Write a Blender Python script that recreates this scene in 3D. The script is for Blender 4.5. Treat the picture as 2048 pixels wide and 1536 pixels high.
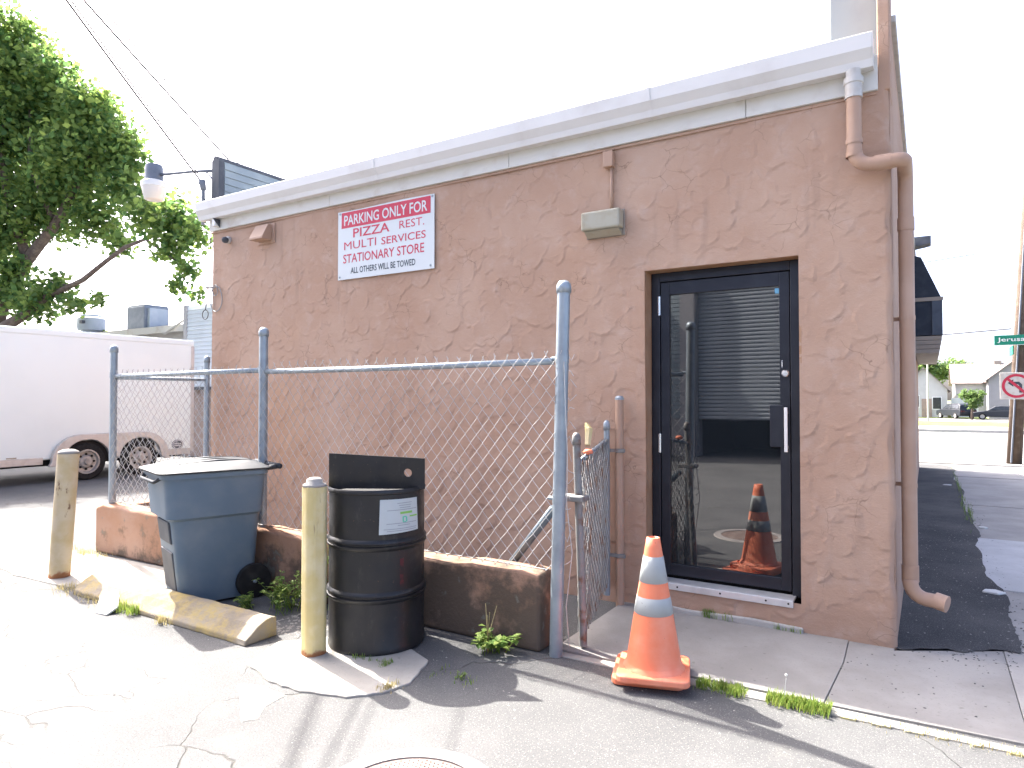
import bpy, bmesh, math, random
import numpy as np
from mathutils import Vector, Matrix
from math import radians, sin, cos, pi, atan2, sqrt

# ------------------------------------------------------------------ camera, sky, sun, exposure
sc = bpy.context.scene
for o in list(bpy.data.objects): bpy.data.objects.remove(o)
col = sc.collection
cam_d = bpy.data.cameras.new('camera'); cam = bpy.data.objects.new('camera', cam_d); col.objects.link(cam)
cam.location = (0.73, -4.71, 1.53); cam.rotation_euler = (pi/2 + radians(1.24), 0, radians(31.79))
cam_d.sensor_width = 36; cam_d.lens = 36*1342/2048; cam_d.clip_start = 0.05; cam_d.clip_end = 2000
sc.camera = cam
LX, LY = 0.84, -0.22                      # ground shift of a shadow per metre of height
SUN_EL = math.atan(1/sqrt(LX*LX + LY*LY)); SUN_AZ = atan2(-LX, -LY)   # azimuth of the sun from +y, clockwise
w = bpy.data.worlds.new('World'); sc.world = w; w.use_nodes = True
wn = w.node_tree.nodes; wl = w.node_tree.links
sky = wn.new('ShaderNodeTexSky'); sky.sky_type = 'NISHITA'; sky.sun_disc = False
sky.sun_elevation = SUN_EL; sky.sun_rotation = SUN_AZ
sky.altitude = 20; sky.air_density = 0.4; sky.dust_density = 5.0; sky.ozone_density = 1.0
wl.new(sky.outputs[0], wn['Background'].inputs[0]); wn['Background'].inputs[1].default_value = 0.15
sd = bpy.data.lights.new('sun', 'SUN'); sun = bpy.data.objects.new('sun', sd); col.objects.link(sun)
sd.energy = 3.2; sd.angle = radians(0.53); sd.color = (1.0, 0.95, 0.87)
sun.rotation_euler = Vector((LX, LY, -1)).to_track_quat('-Z', 'Y').to_euler(); sun.location = (-8, 4, 12)
sc.view_settings.view_transform = 'Standard'; sc.view_settings.look = 'None'
sc.view_settings.exposure = 2.7; sc.view_settings.gamma = 1.0; sc.view_settings.use_curve_mapping = False
sc.cycles.use_denoising = True; sc.cycles.use_adaptive_sampling = True; sc.cycles.adaptive_threshold = 0.025; sc.cycles.max_bounces = 8; sc.cycles.diffuse_bounces = 4
sc.cycles.transparent_max_bounces = 8; sc.cycles.caustics_reflective = False; sc.cycles.caustics_refractive = False
RNG = random.Random(7); NR = np.random.default_rng(11)

# ------------------------------------------------------------------ material helpers
class G:
    def __init__(s, name, rough=0.7, spec=0.35, metal=0.0):
        s.m = bpy.data.materials.new(name); s.m.use_nodes = True
        s.t = s.m.node_tree; s.n = s.t.nodes; s.b = s.n['Principled BSDF']
        s.b.inputs['Roughness'].default_value = rough; s.b.inputs['Metallic'].default_value = metal
        s.b.inputs['Specular IOR Level'].default_value = spec
        s.co = s.n.new('ShaderNodeTexCoord').outputs['Object']
    def set(s, node, k, v):
        if hasattr(v, 'is_output') or isinstance(v, bpy.types.NodeSocket): s.t.links.new(v, node.inputs[k])
        elif v is not None:
            if isinstance(v, (tuple, list)) and len(v) == 3 and node.inputs[k].type == 'RGBA': v = (*v, 1)
            node.inputs[k].default_value = v
    def warp(s, amt, scale):
        n = s.noise(scale, 3, out='Color'); m = s.n.new('ShaderNodeVectorMath'); m.operation = 'MULTIPLY_ADD'
        s.t.links.new(n, m.inputs[0]); m.inputs[1].default_value = (amt,)*3; s.t.links.new(s.co, m.inputs[2]); return m.outputs[0]
    def stretch(s, v):
        m = s.n.new('ShaderNodeVectorMath'); m.operation = 'MULTIPLY'; s.t.links.new(s.co, m.inputs[0]); m.inputs[1].default_value = v; return m.outputs[0]
    def noise(s, scale, detail=4, rough=0.55, vec=None, out='Fac'):
        n = s.n.new('ShaderNodeTexNoise'); s.t.links.new(vec or s.co, n.inputs['Vector'])
        n.inputs['Scale'].default_value = scale; n.inputs['Detail'].default_value = detail; n.inputs['Roughness'].default_value = rough
        return n.outputs[out]
    def vor(s, scale, feature='F1', vec=None, out='Distance'):
        n = s.n.new('ShaderNodeTexVoronoi'); n.feature = feature; s.t.links.new(vec or s.co, n.inputs['Vector'])
        n.inputs['Scale'].default_value = scale; return n.outputs[out]
    def ramp(s, fac, a, b, va=0.0, vb=1.0):
        n = s.n.new('ShaderNodeMapRange'); n.interpolation_type = 'SMOOTHSTEP'
        s.t.links.new(fac, n.inputs[0]); n.inputs[1].default_value = a; n.inputs[2].default_value = b
        n.inputs[3].default_value = va; n.inputs[4].default_value = vb; return n.outputs[0]
    def mix(s, fac, a, b):
        n = s.n.new('ShaderNodeMix'); n.data_type = 'RGBA'
        for k, v in ((0, fac), (6, a), (7, b)):
            if isinstance(v, bpy.types.NodeSocket): s.t.links.new(v, n.inputs[k])
            else: n.inputs[k].default_value = (*v, 1) if isinstance(v, (tuple, list)) else v
        return n.outputs[2]
    def math(s, op, a, b=0.0):
        n = s.n.new('ShaderNodeMath'); n.operation = op
        for k, v in ((0, a), (1, b)):
            if isinstance(v, bpy.types.NodeSocket): s.t.links.new(v, n.inputs[k])
            else: n.inputs[k].default_value = v
        return n.outputs[0]
    def color(s, v): s.set(s.b, 'Base Color', v); return s
    def rough(s, v): s.set(s.b, 'Roughness', v); return s
    def bump(s, h, strength=0.5, dist=0.01):
        n = s.n.new('ShaderNodeBump'); s.t.links.new(h, n.inputs['Height']); n.inputs['Strength'].default_value = strength
        n.inputs['Distance'].default_value = dist; s.t.links.new(n.outputs[0], s.b.inputs['Normal']); return s

def paint(name, c, c2=None, rough=0.55, spec=0.35, metal=0.0, scale=6, lo=0.4, hi=0.75, bump=0.0, bscale=60, bdist=0.003):
    g = G(name, rough, spec, metal)
    g.color(g.mix(g.ramp(g.noise(scale, 5), lo, hi), c, c2) if c2 else c)
    if bump: g.bump(g.noise(bscale, 4), bump, bdist)
    return g.m

M = {}
def make_materials():
    # stucco, painted brown; mottled by dust and old repairs
    g = G('stucco', 0.9, 0.2)
    c = g.mix(g.ramp(g.noise(1.3, 5), 0.35, 0.7), (0.410, 0.267, 0.192), (0.460, 0.322, 0.243))
    c = g.mix(g.ramp(g.noise(7, 6, 0.65), 0.48, 0.75, 0, 0.55), c, (0.48, 0.36, 0.295))
    c = g.mix(g.ramp(g.noise(0.55, 3), 0.55, 0.75, 0, 0.6), c, (0.46, 0.285, 0.18))
    crk = g.ramp(g.vor(6.5, 'DISTANCE_TO_EDGE', g.warp(0.16, 6)), 0.0, 0.022, 1, 0)
    crk = g.math('MULTIPLY', crk, g.ramp(g.noise(3.1, 3), 0.52, 0.62))
    c = g.mix(g.math('MULTIPLY', crk, 0.55), c, (0.17, 0.11, 0.075))
    st = g.math('MULTIPLY', g.ramp(g.noise(9, 3, 0.5, g.stretch((1, 1, 0.10))), 0.56, 0.72), g.ramp(g.noise(0.8, 3), 0.45, 0.6))
    c = g.mix(g.math('MULTIPLY', st, 0.35), c, (0.27, 0.19, 0.15))
    g.color(c); g.bump(g.math('ADD', g.noise(90, 5, 0.7), g.math('MULTIPLY', g.noise(24, 3), 1.2)), 0.5, 0.005); M['stucco'] = g.m
    g = G('stucco_trim', 0.9, 0.2)
    c = g.mix(g.ramp(g.noise(5, 5), 0.35, 0.7), (0.37, 0.21, 0.125), (0.42, 0.265, 0.17))
    g.color(c); g.bump(g.noise(70, 5, 0.7), 0.5, 0.005); M['stucco_trim'] = g.m
    # low wall: same paint, damp stains and moss with a shape of their own
    g = G('stucco_stained', 0.9, 0.2)
    c = g.mix(g.ramp(g.noise(2, 5), 0.35, 0.7), (0.33, 0.19, 0.125), (0.37, 0.245, 0.185))
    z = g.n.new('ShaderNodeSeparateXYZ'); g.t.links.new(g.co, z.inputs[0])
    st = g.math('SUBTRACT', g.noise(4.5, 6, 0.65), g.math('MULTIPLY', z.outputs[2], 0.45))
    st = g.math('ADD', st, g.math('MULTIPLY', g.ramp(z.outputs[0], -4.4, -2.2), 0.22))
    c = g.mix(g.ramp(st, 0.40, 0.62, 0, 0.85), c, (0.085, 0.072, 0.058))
    c = g.mix(g.ramp(g.noise(9, 4), 0.62, 0.7, 0, 0.6), c, (0.20, 0.20, 0.17))
    g.color(c); g.bump(g.noise(45, 6, 0.7), 0.6, 0.008); M['stucco_stained'] = g.m
    # asphalt: pale worn binder, aggregate speckle, cracks, oil
    def asphalt(name, a, b, cracks=True, speck=(0.22, 0.215, 0.205)):
        g = G(name, 0.92, 0.25)
        c = g.mix(g.ramp(g.noise(0.9, 6, 0.6), 0.35, 0.68), a, b)
        c = g.mix(g.ramp(g.vor(95), 0.30, 0.16, 0, 0.75), c, speck)
        c = g.mix(g.ramp(g.noise(140, 2), 0.56, 0.72, 0, 0.7), c, (a[0]*0.32, a[1]*0.32, a[2]*0.33))
        c = g.mix(g.ramp(g.noise(2.4, 5, 0.6), 0.60, 0.75, 0, 0.4), c, (b[0]*1.25, b[1]*1.2, b[2]*1.08))
        h = g.noise(120, 3, 0.7)
        if cracks:
            e = g.vor(0.62, 'DISTANCE_TO_EDGE', g.warp(0.55, 1.7))
            k = g.math('MULTIPLY', g.ramp(e, 0.0, 0.0045, 1, 0), g.ramp(g.noise(0.7, 2), 0.42, 0.52))
            e2 = g.vor(2.6, 'DISTANCE_TO_EDGE', g.warp(0.25, 4))
            k2 = g.math('MULTIPLY', g.ramp(e2, 0.0, 0.010, 1, 0), g.ramp(g.noise(0.9, 3), 0.56, 0.64))
            k = g.math('MAXIMUM', k, g.math('MULTIPLY', k2, 0.8))
            c = g.mix(g.math('MULTIPLY', k, 0.6), c, (0.05, 0.046, 0.038))
            h = g.math('SUBTRACT', h, g.math('MULTIPLY', k, 2.5))
        g.color(c); g.bump(h, 0.6, 0.006); return g.m
    M['asphalt'] = asphalt('asphalt_worn', (0.090, 0.091, 0.092), (0.118, 0.119, 0.119))
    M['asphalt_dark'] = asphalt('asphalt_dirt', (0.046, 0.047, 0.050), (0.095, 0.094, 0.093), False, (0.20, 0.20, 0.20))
    M['road'] = asphalt('road_asphalt', (0.15, 0.148, 0.145), (0.18, 0.178, 0.172), False)
    def concrete(name, a, b):
        g = G(name, 0.9, 0.25)
        c = g.mix(g.ramp(g.noise(1.7, 6, 0.62), 0.35, 0.68), a, b)
        c = g.mix(g.ramp(g.noise(60, 4, 0.7), 0.55, 0.75, 0, 0.5), c, (a[0]*0.6, a[1]*0.6, a[2]*0.58))
        c = g.mix(g.ramp(g.vor(9, vec=g.warp(0.1, 9)), 0.12, 0.04, 0, 0.5), c, (a[0]*0.5, a[1]*0.48, a[2]*0.45))
        g.color(c); g.bump(g.noise(80, 5, 0.7), 0.5, 0.004); return g.m
    M['concrete'] = concrete('concrete_walk', (0.235, 0.225, 0.212), (0.295, 0.285, 0.27))
    M['concrete_pale'] = concrete('concrete_pale', (0.30, 0.285, 0.255), (0.38, 0.365, 0.33))
    M['concrete_light'] = concrete('concrete_light', (0.42, 0.425, 0.43), (0.52, 0.525, 0.53))
    M['concrete_mid'] = concrete('concrete_mid', (0.285, 0.275, 0.262), (0.36, 0.345, 0.325))
    M['kerb'] = concrete('concrete_kerb', (0.36, 0.35, 0.33), (0.45, 0.44, 0.42))
    g = G('terrain_soil', 0.95, 0.1)
    g.color(g.mix(g.ramp(g.noise(0.2, 5), 0.4, 0.6), (0.17, 0.17, 0.14), (0.15, 0.19, 0.09))); M['terrain'] = g.m
    g = G('lawn', 0.95, 0.1)
    g.color(g.mix(g.ramp(g.noise(0.6, 6), 0.35, 0.65), (0.15, 0.20, 0.055), (0.23, 0.27, 0.09))); g.bump(g.noise(30, 4), 0.8, 0.05); M['lawn'] = g.m
    M['gutter'] = paint('gutter_white', (0.66, 0.65, 0.63), (0.54, 0.51, 0.48), 0.5, scale=2.2, lo=0.5, hi=0.8)
    M['fascia'] = paint('fascia_paint', (0.62, 0.61, 0.57), (0.42, 0.34, 0.27), 0.7, scale=3.2, lo=0.5, hi=0.85, bump=0.3)
    M['pipe_white'] = paint('plastic_white', (0.50, 0.49, 0.465), (0.42, 0.385, 0.345), 0.4, scale=12)
    M['pipe_brown'] = paint('pipe_brown_paint', (0.40, 0.26, 0.185), (0.45, 0.31, 0.235), 0.55, scale=4, lo=0.35, hi=0.8)
    M['roof'] = paint('roof_membrane', (0.3, 0.3, 0.3), (0.4, 0.4, 0.39), 0.9)
    M['pale_panel'] = paint('pale_blue_panel', (0.30, 0.345, 0.365), (0.23, 0.26, 0.28), 0.7, scale=2.5)
    M['siding_grey'] = paint('siding_bluegrey', (0.24, 0.29, 0.32), (0.32, 0.37, 0.39), 0.75, scale=3, bump=0.2)
    M['dark_trim'] = paint('dark_trim', (0.06, 0.067, 0.08), (0.09, 0.097, 0.11), 0.6)
    M['siding_white'] = paint('siding_white', (0.70, 0.74, 0.76), (0.64, 0.68, 0.70), 0.6, scale=1.5)
    M['brown_low'] = paint('brown_board', (0.33, 0.25, 0.21), (0.26, 0.20, 0.17), 0.8, scale=3)
    M['shingle'] = paint('roof_shingle', (0.10, 0.10, 0.105), (0.22, 0.2, 0.185), 0.95, scale=5, bump=0.5, bscale=25)
    M['door_metal'] = paint('door_bronze', (0.015, 0.018, 0.028), (0.024, 0.028, 0.040), 0.38, 0.5, 0.3, scale=5)
    g = G('door_glass', 0.02, 0.8); g.b.inputs['IOR'].default_value = 1.8
    sm = g.ramp(g.noise(3, 5), 0.45, 0.8, 0.012, 0.05); g.rough(sm); g.color((0.012, 0.015, 0.018)); M['door_glass'] = g.m
    M['aluminium'] = paint('aluminium', (0.72, 0.73, 0.74), (0.6, 0.61, 0.62), 0.42, 0.5, 0.55, scale=9)
    M['steel_bright'] = paint('steel_bright', (0.75, 0.76, 0.78), None, 0.25, 0.5, 0.8)
    M['white'] = paint('white_plate', (0.78, 0.78, 0.76), (0.7, 0.7, 0.68), 0.5)
    M['sticker'] = paint('blue_sticker', (0.16, 0.42, 0.62), None, 0.5)
    M['galv'] = paint('galvanised_steel', (0.31, 0.36, 0.40), (0.235, 0.28, 0.32), 0.45, 0.5, 0.45, scale=8, lo=0.35, hi=0.75, bump=0.15)
    M['galv_rust_shade'] = paint('galvanised_rusty_shaded', (0.23, 0.235, 0.235), (0.16, 0.08, 0.045), 0.65, 0.4, 0.3, scale=9, lo=0.5, hi=0.7)  # rusty steel; its dark tone also serves as shade on the gate mesh
    M['wire'] = paint('galvanised_wire', (0.45, 0.45, 0.45), (0.36, 0.35, 0.33), 0.5, 0.5, 0.3, scale=20)
    M['brace'] = paint('brace_pipe', (0.10, 0.13, 0.16), (0.15, 0.18, 0.2), 0.5, 0.4, 0.3)
    M['bin'] = paint('bin_plastic', (0.10, 0.148, 0.20), (0.155, 0.195, 0.23), 0.5, 0.4, scale=3.5, lo=0.35, hi=0.8, bump=0.12, bscale=120)
    M['bin_lid'] = paint('bin_lid_plastic', (0.026, 0.031, 0.040), (0.045, 0.05, 0.056), 0.5, 0.35, scale=6)
    M['rubber'] = paint('rubber_black', (0.012, 0.012, 0.013), (0.026, 0.025, 0.023), 0.8, 0.25, scale=14)
    M['drum'] = paint('drum_black_paint', (0.010, 0.011, 0.0135), (0.022, 0.022, 0.024), 0.42, 0.45, 0.1, scale=4, lo=0.4, hi=0.8, bump=0.12, bscale=14, bdist=0.006)
    g = G('drum_black_paint', 0.42, 0.45, 0.1)
    c = g.mix(g.ramp(g.noise(4, 5), 0.4, 0.8), (0.010, 0.011, 0.0135), (0.020, 0.020, 0.022))
    c = g.mix(g.ramp(g.noise(9, 7, 0.75, g.stretch((1, 1, 0.4))), 0.56, 0.72, 0, 0.55), c, (0.055, 0.053, 0.05))
    c = g.mix(g.ramp(g.noise(55, 3, 0.6), 0.68, 0.72, 0, 0.7), c, (0.075, 0.045, 0.03)); g.color(c)
    g.rough(g.ramp(g.noise(6, 6), 0.35, 0.7, 0.3, 0.65)); g.bump(g.noise(7, 4), 0.25, 0.012); M['drum'] = g.m
    M['drum_red'] = paint('drum_red_smear', (0.075, 0.012, 0.017), (0.014, 0.012, 0.013), 0.5, scale=22, lo=0.42, hi=0.6)
    M['paper'] = paint('paper_notice', (0.46, 0.50, 0.50), (0.42, 0.455, 0.455), 0.7, scale=5)
    M['ink'] = paint('ink_grey', (0.27, 0.29, 0.31), None, 0.8)
    M['ink_dark'] = paint('ink_dark', (0.045, 0.06, 0.075), None, 0.8)
    M['green_ink'] = paint('ink_green', (0.22, 0.47, 0.10), None, 0.8)
    M['teal_ink'] = paint('ink_teal', (0.13, 0.48, 0.33), None, 0.8)
    def bollard(name, a, b, rust_lo, stv=0.35):
        g = G(name, 0.6, 0.3)
        c = g.mix(g.ramp(g.noise(7, 4), 0.35, 0.7), a, b)
        c = g.mix(g.ramp(g.noise(16, 6, 0.7, g.stretch((1, 1, stv))), rust_lo, rust_lo + 0.07), c, (0.17, 0.10, 0.06))
        zz = g.n.new('ShaderNodeSeparateXYZ'); g.t.links.new(g.co, zz.inputs[0])
        c = g.mix(g.ramp(g.math('SUBTRACT', g.noise(14, 4), g.math('MULTIPLY', zz.outputs[2], 7)), 0.05, 0.32), c, (0.28, 0.115, 0.045))
        g.color(c); g.bump(g.noise(30, 5), 0.35, 0.004); return g.m
    M['bollard'] = bollard('bollard_cream_paint', (0.52, 0.43, 0.20), (0.58, 0.51, 0.31), 0.62, 0.10)
    M['bollard_old'] = bollard('bollard_chipped_paint', (0.47, 0.37, 0.21), (0.53, 0.445, 0.31), 0.60)
    g = G('wheel_stop_concrete', 0.9, 0.2)
    c = g.mix(g.ramp(g.noise(3, 5), 0.35, 0.65), (0.21, 0.18, 0.14), (0.265, 0.235, 0.19))
    c = g.mix(g.ramp(g.noise(5, 7, 0.75), 0.40, 0.66, 0, 0.7), c, (0.40, 0.30, 0.09)); g.color(c); g.bump(g.noise(50, 5), 0.6, 0.006); M['stop'] = g.m
    def cone(name, c1, c2):
        g = G(name, 0.5, 0.35); c = g.mix(g.ramp(g.noise(5, 4), 0.4, 0.75), c1, c2)
        c = g.mix(g.ramp(g.noise(38, 4, 0.7), 0.67, 0.72, 0, 0.8), c, (0.10, 0.05, 0.04)); g.color(c)
        g.b.inputs['Subsurface Weight'].default_value = 0.0; return g.m
    M['cone'] = cone('cone_orange', (0.78, 0.215, 0.11), (0.82, 0.32, 0.205))
    M['cone_white'] = cone('cone_reflective', (0.36, 0.385, 0.385), (0.31, 0.325, 0.32))
    M['iron'] = paint('cast_iron_rusty', (0.20, 0.145, 0.125), (0.25, 0.20, 0.175), 0.75, 0.3, 0.2, scale=12)
    M['iron_ring'] = paint('manhole_ring', (0.29, 0.27, 0.255), (0.23, 0.21, 0.2), 0.8, scale=9)
    M['trailer'] = paint('trailer_white', (0.77, 0.83, 0.80), (0.74, 0.80, 0.77), 0.35, 0.45, scale=1.2)
    M['trailer_trim'] = paint('trailer_aluminium', (0.54, 0.525, 0.50), (0.45, 0.43, 0.405), 0.45, 0.5, 0.4, scale=8)
    M['rim'] = paint('wheel_rim', (0.40, 0.385, 0.36), (0.28, 0.265, 0.245), 0.5, 0.5, 0.3, scale=9)
    M['black'] = paint('matt_black', (0.012, 0.012, 0.013), None, 0.8)
    M['bark'] = paint('bark', (0.115, 0.085, 0.07), (0.19, 0.15, 0.12), 0.95, scale=10, bump=0.8, bscale=22, bdist=0.03)
    def leaf(name, c1, c2, tr=0.55):
        m = bpy.data.materials.new(name); m.use_nodes = True; t = m.node_tree; n = t.nodes
        for k in list(n): n.remove(k)
        out = n.new('ShaderNodeOutputMaterial'); geo = n.new('ShaderNodeNewGeometry'); mixc = n.new('ShaderNodeMix'); mixc.data_type = 'RGBA'
        t.links.new(geo.outputs['Random Per Island'], mixc.inputs[0]); mixc.inputs[6].default_value = (*c1, 1); mixc.inputs[7].default_value = (*c2, 1)
        d = n.new('ShaderNodeBsdfPrincipled'); d.inputs['Roughness'].default_value = 0.55; d.inputs['Specular IOR Level'].default_value = 0.3
        tl = n.new('ShaderNodeBsdfTranslucent'); mx = n.new('ShaderNodeMixShader'); mx.inputs[0].default_value = tr
        t.links.new(mixc.outputs[2], d.inputs['Base Color']); t.links.new(mixc.outputs[2], tl.inputs['Color'])
        t.links.new(d.outputs[0], mx.inputs[1]); t.links.new(tl.outputs[0], mx.inputs[2]); t.links.new(mx.outputs[0], out.inputs[0]); return m
    M['leaf'] = leaf('maple_leaf', (0.09, 0.19, 0.065), (0.27, 0.36, 0.09), 0.62)
    M['leaf_far'] = leaf('far_leaf', (0.10, 0.19, 0.06), (0.22, 0.30, 0.09), 0.5)
    M['weed'] = leaf('weed_leaf', (0.12, 0.23, 0.05), (0.29, 0.36, 0.09), 0.4)
    M['grass'] = leaf('grass_blade', (0.14, 0.25, 0.04), (0.30, 0.34, 0.08), 0.35)
    M['dry'] = leaf('dry_grass', (0.38, 0.31, 0.14), (0.45, 0.40, 0.22), 0.3)
    M['sign'] = paint('sign_plastic', (0.60, 0.64, 0.65), (0.56, 0.595, 0.605), 0.45, scale=3)
    M['sign_red'] = paint('sign_red', (0.50, 0.035, 0.075), (0.53, 0.06, 0.10), 0.5, scale=5)
    M['lens_cream'] = paint('lamp_lens_cream', (0.36, 0.345, 0.275), (0.315, 0.28, 0.19), 0.35, 0.5, scale=9)
    M['lamp_metal'] = paint('lamp_grey', (0.17, 0.19, 0.225), (0.13, 0.145, 0.17), 0.55, 0.4, 0.2)
    M['lamp_glass'] = paint('lamp_globe', (0.72, 0.70, 0.66), (0.66, 0.64, 0.6), 0.25, 0.6)
    M['cable'] = paint('cable_black', (0.03, 0.03, 0.033), None, 0.6)
    M['cable_grey'] = paint('cable_grey', (0.28, 0.28, 0.27), None, 0.6)
    M['wire_grey'] = paint('overhead_cable', (0.12, 0.12, 0.125), None, 0.6)
    M['wood_pole'] = paint('pole_wood', (0.085, 0.06, 0.045), (0.125, 0.095, 0.072), 0.9, scale=6, bump=0.6, bscale=20, bdist=0.01)
    M['street_green'] = paint('street_sign_green', (0.01, 0.20, 0.125), None, 0.5)
    M['ring_red'] = paint('sign_ring_red', (0.42, 0.03, 0.06), None, 0.5)
    M['awning'] = paint('awning_navy', (0.025, 0.034, 0.05), (0.04, 0.05, 0.068), 0.85, scale=6)
    M['awning_end'] = paint('awning_end_panel', (0.075, 0.095, 0.125), (0.055, 0.07, 0.095), 0.8, scale=6)
    M['soffit'] = paint('soffit_board', (0.29, 0.26, 0.225), (0.26, 0.225, 0.19), 0.7)
    M['house_white'] = paint('house_white', (0.5, 0.49, 0.48), (0.45, 0.44, 0.43), 0.7, scale=1)
    M['house_grey'] = paint('house_greige', (0.32, 0.31, 0.315), (0.29, 0.28, 0.285), 0.75, scale=1)
    M['house_roof'] = paint('house_roof', (0.28, 0.23, 0.21), (0.22, 0.19, 0.18), 0.9, scale=2)
    M['window'] = paint('window_glass', (0.02, 0.025, 0.032), (0.04, 0.045, 0.05), 0.15, 0.5)
    M['car_dark'] = paint('car_paint_dark', (0.012, 0.015, 0.022), None, 0.4, 0.4)
    M['car_grey'] = paint('car_paint_grey', (0.028, 0.031, 0.04), None, 0.4, 0.4)
    M['lamp_red'] = paint('tail_lamp', (0.06, 0.01, 0.01), None, 0.3)
    M['lamp_clear'] = paint('head_lamp', (0.6, 0.6, 0.6), None, 0.2)
    M['shutter'] = paint('shutter_slat', (0.33, 0.36, 0.39), (0.28, 0.31, 0.34), 0.5, 0.4, scale=2)
    M['wood_grey'] = paint('weathered_wood', (0.17, 0.155, 0.14), (0.12, 0.105, 0.095), 0.9, scale=6)
    M['hvac'] = paint('hvac_metal', (0.20, 0.23, 0.28), (0.25, 0.28, 0.33), 0.6, 0.4, 0.2)
    M['tank'] = paint('tank_grey', (0.42, 0.48, 0.54), (0.5, 0.55, 0.6), 0.6, scale=3)
    M['wedge_pad'] = M['concrete_pale']
    M['stone'] = paint('stone_white', (0.62, 0.62, 0.60), (0.5, 0.5, 0.47), 0.9)
    M['line_yellow'] = paint('old_yellow_line', (0.50, 0.43, 0.17), (0.36, 0.34, 0.25), 0.9, scale=14, lo=0.35, hi=0.6)
    M['yellow_litter'] = paint('litter_orange', (0.75, 0.22, 0.12), None, 0.6)
make_materials()

# ------------------------------------------------------------------ geometry helpers
class MB:
    def __init__(s): s.v = []; s.f = []
    def add(s, v, f):
        o = len(s.v); s.v += [tuple(p) for p in v]; s.f += [tuple(i + o for i in q) for q in f]; return s
    def box(s, x0, x1, y0, y1, z0, z1):
        return s.add([(x0,y0,z0),(x1,y0,z0),(x1,y1,z0),(x0,y1,z0),(x0,y0,z1),(x1,y0,z1),(x1,y1,z1),(x0,y1,z1)],
                     [(0,3,2,1),(4,5,6,7),(0,1,5,4),(1,2,6,5),(2,3,7,6),(3,0,4,7)])
    def quad(s, a, b, c, d): return s.add([a, b, c, d], [(0,1,2,3)])
    def tube(s, pts, r, n=8, cap=True):
        pts = [Vector(p) for p in pts]; m = len(pts); rs = r if isinstance(r, (list, tuple)) else [r]*m
        ref = None; V = []; F = []
        for i, p in enumerate(pts):
            t = (pts[min(i+1, m-1)] - pts[max(i-1, 0)]).normalized()
            if ref is None: ref = Vector((0,0,1)) if abs(t.z) < 0.9 else Vector((1,0,0))
            a = (ref - t*ref.dot(t))
            if a.length < 1e-4: a = t.orthogonal()
            a.normalize(); ref = a; b = t.cross(a)
            for k in range(n):
                q = 2*pi*k/n; V.append(p + (a*cos(q) + b*sin(q))*rs[i])
        for i in range(m-1):
            for k in range(n):
                F.append((i*n+k, i*n+(k+1) % n, (i+1)*n+(k+1) % n, (i+1)*n+k))
        if cap: F.append(tuple(range(n-1, -1, -1))); F.append(tuple(range((m-1)*n, m*n)))
        return s.add(V, F)
    def lathe(s, prof, c=(0,0,0), n=24, axis='z', cap=True):
        V = []; F = []; m = len(prof)
        for r, h in prof:
            for k in range(n):
                q = 2*pi*k/n; a, b = r*cos(q), r*sin(q)
                V.append((c[0]+a, c[1]+b, c[2]+h) if axis == 'z' else ((c[0]+h, c[1]+a, c[2]+b) if axis == 'x' else (c[0]+a, c[1]+h, c[2]+b)))
        for i in range(m-1):
            for k in range(n):
                q = (i*n+k, i*n+(k+1) % n, (i+1)*n+(k+1) % n, (i+1)*n+k); F.append(q if axis != 'y' else q[::-1])
        if cap: F.append(tuple(range(n-1, -1, -1))); F.append(tuple(range((m-1)*n, m*n)))
        return s.add(V, F)
    def prism(s, poly, a0, a1, axis='y'):
        """poly in the two other axes, extruded from a0 to a1 along axis"""
        def P(u, v, a): return {'y': (u, a, v), 'x': (a, u, v), 'z': (u, v, a)}[axis]
        n = len(poly); V = [P(u, v, a0) for u, v in poly] + [P(u, v, a1) for u, v in poly]
        F = [tuple(range(n-1, -1, -1)), tuple(range(n, 2*n))] + [(k, (k+1) % n, n+(k+1) % n, n+k) for k in range(n)]
        return s.add(V, F)
    def xf(s, mat): s.v = [tuple(mat @ Vector(p)) for p in s.v]; return s
    def build(s, name, mat, parent=None, smooth=False, bevel=0.0, local=False, seg=2, fix=True, auto=False):
        me = bpy.data.meshes.new(name); me.from_pydata(s.v, [], s.f)
        if fix:
            bm = bmesh.new(); bm.from_mesh(me); bmesh.ops.recalc_face_normals(bm, faces=bm.faces); bm.to_mesh(me); bm.free()
        o = bpy.data.objects.new(name, me); col.objects.link(o)
        me.materials.append(M[mat] if isinstance(mat, str) else mat)
        if smooth: me.polygons.foreach_set('use_smooth', [True]*len(me.polygons))
        if auto: me.set_sharp_from_angle(angle=radians(40)) if hasattr(me, 'set_sharp_from_angle') else None
        if bevel:
            b = o.modifiers.new('bevel', 'BEVEL'); b.width = bevel; b.segments = seg; b.limit_method = 'ANGLE'; b.angle_limit = radians(40)
        if parent:
            o.parent = parent
            if not local:
                r = parent
                wm = parent_matrix(parent)
                o.matrix_parent_inverse = wm.inverted()
        return o
def parent_matrix(o):
    m = o.matrix_basis.copy()
    if o.parent: m = parent_matrix(o.parent) @ o.matrix_parent_inverse @ m
    return m
def tag(o, label=None, cat=None, group=None, kind=None):
    for k, v in (('label', label), ('category', cat), ('group', group), ('kind', kind)):
        if v: o[k] = v
    return o
def thing(name, loc, label, cat, group=None, rz=0.0):
    o = bpy.data.objects.new(name, None); col.objects.link(o); o.location = loc; o.rotation_euler = (0, 0, rz); o.empty_display_size = 0.2
    return tag(o, label, cat, group)
def copy_tree(o, parent=None):
    c = o.copy(); col.objects.link(c); c.parent = parent
    for ch in o.children: copy_tree(ch, c)
    return c
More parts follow.
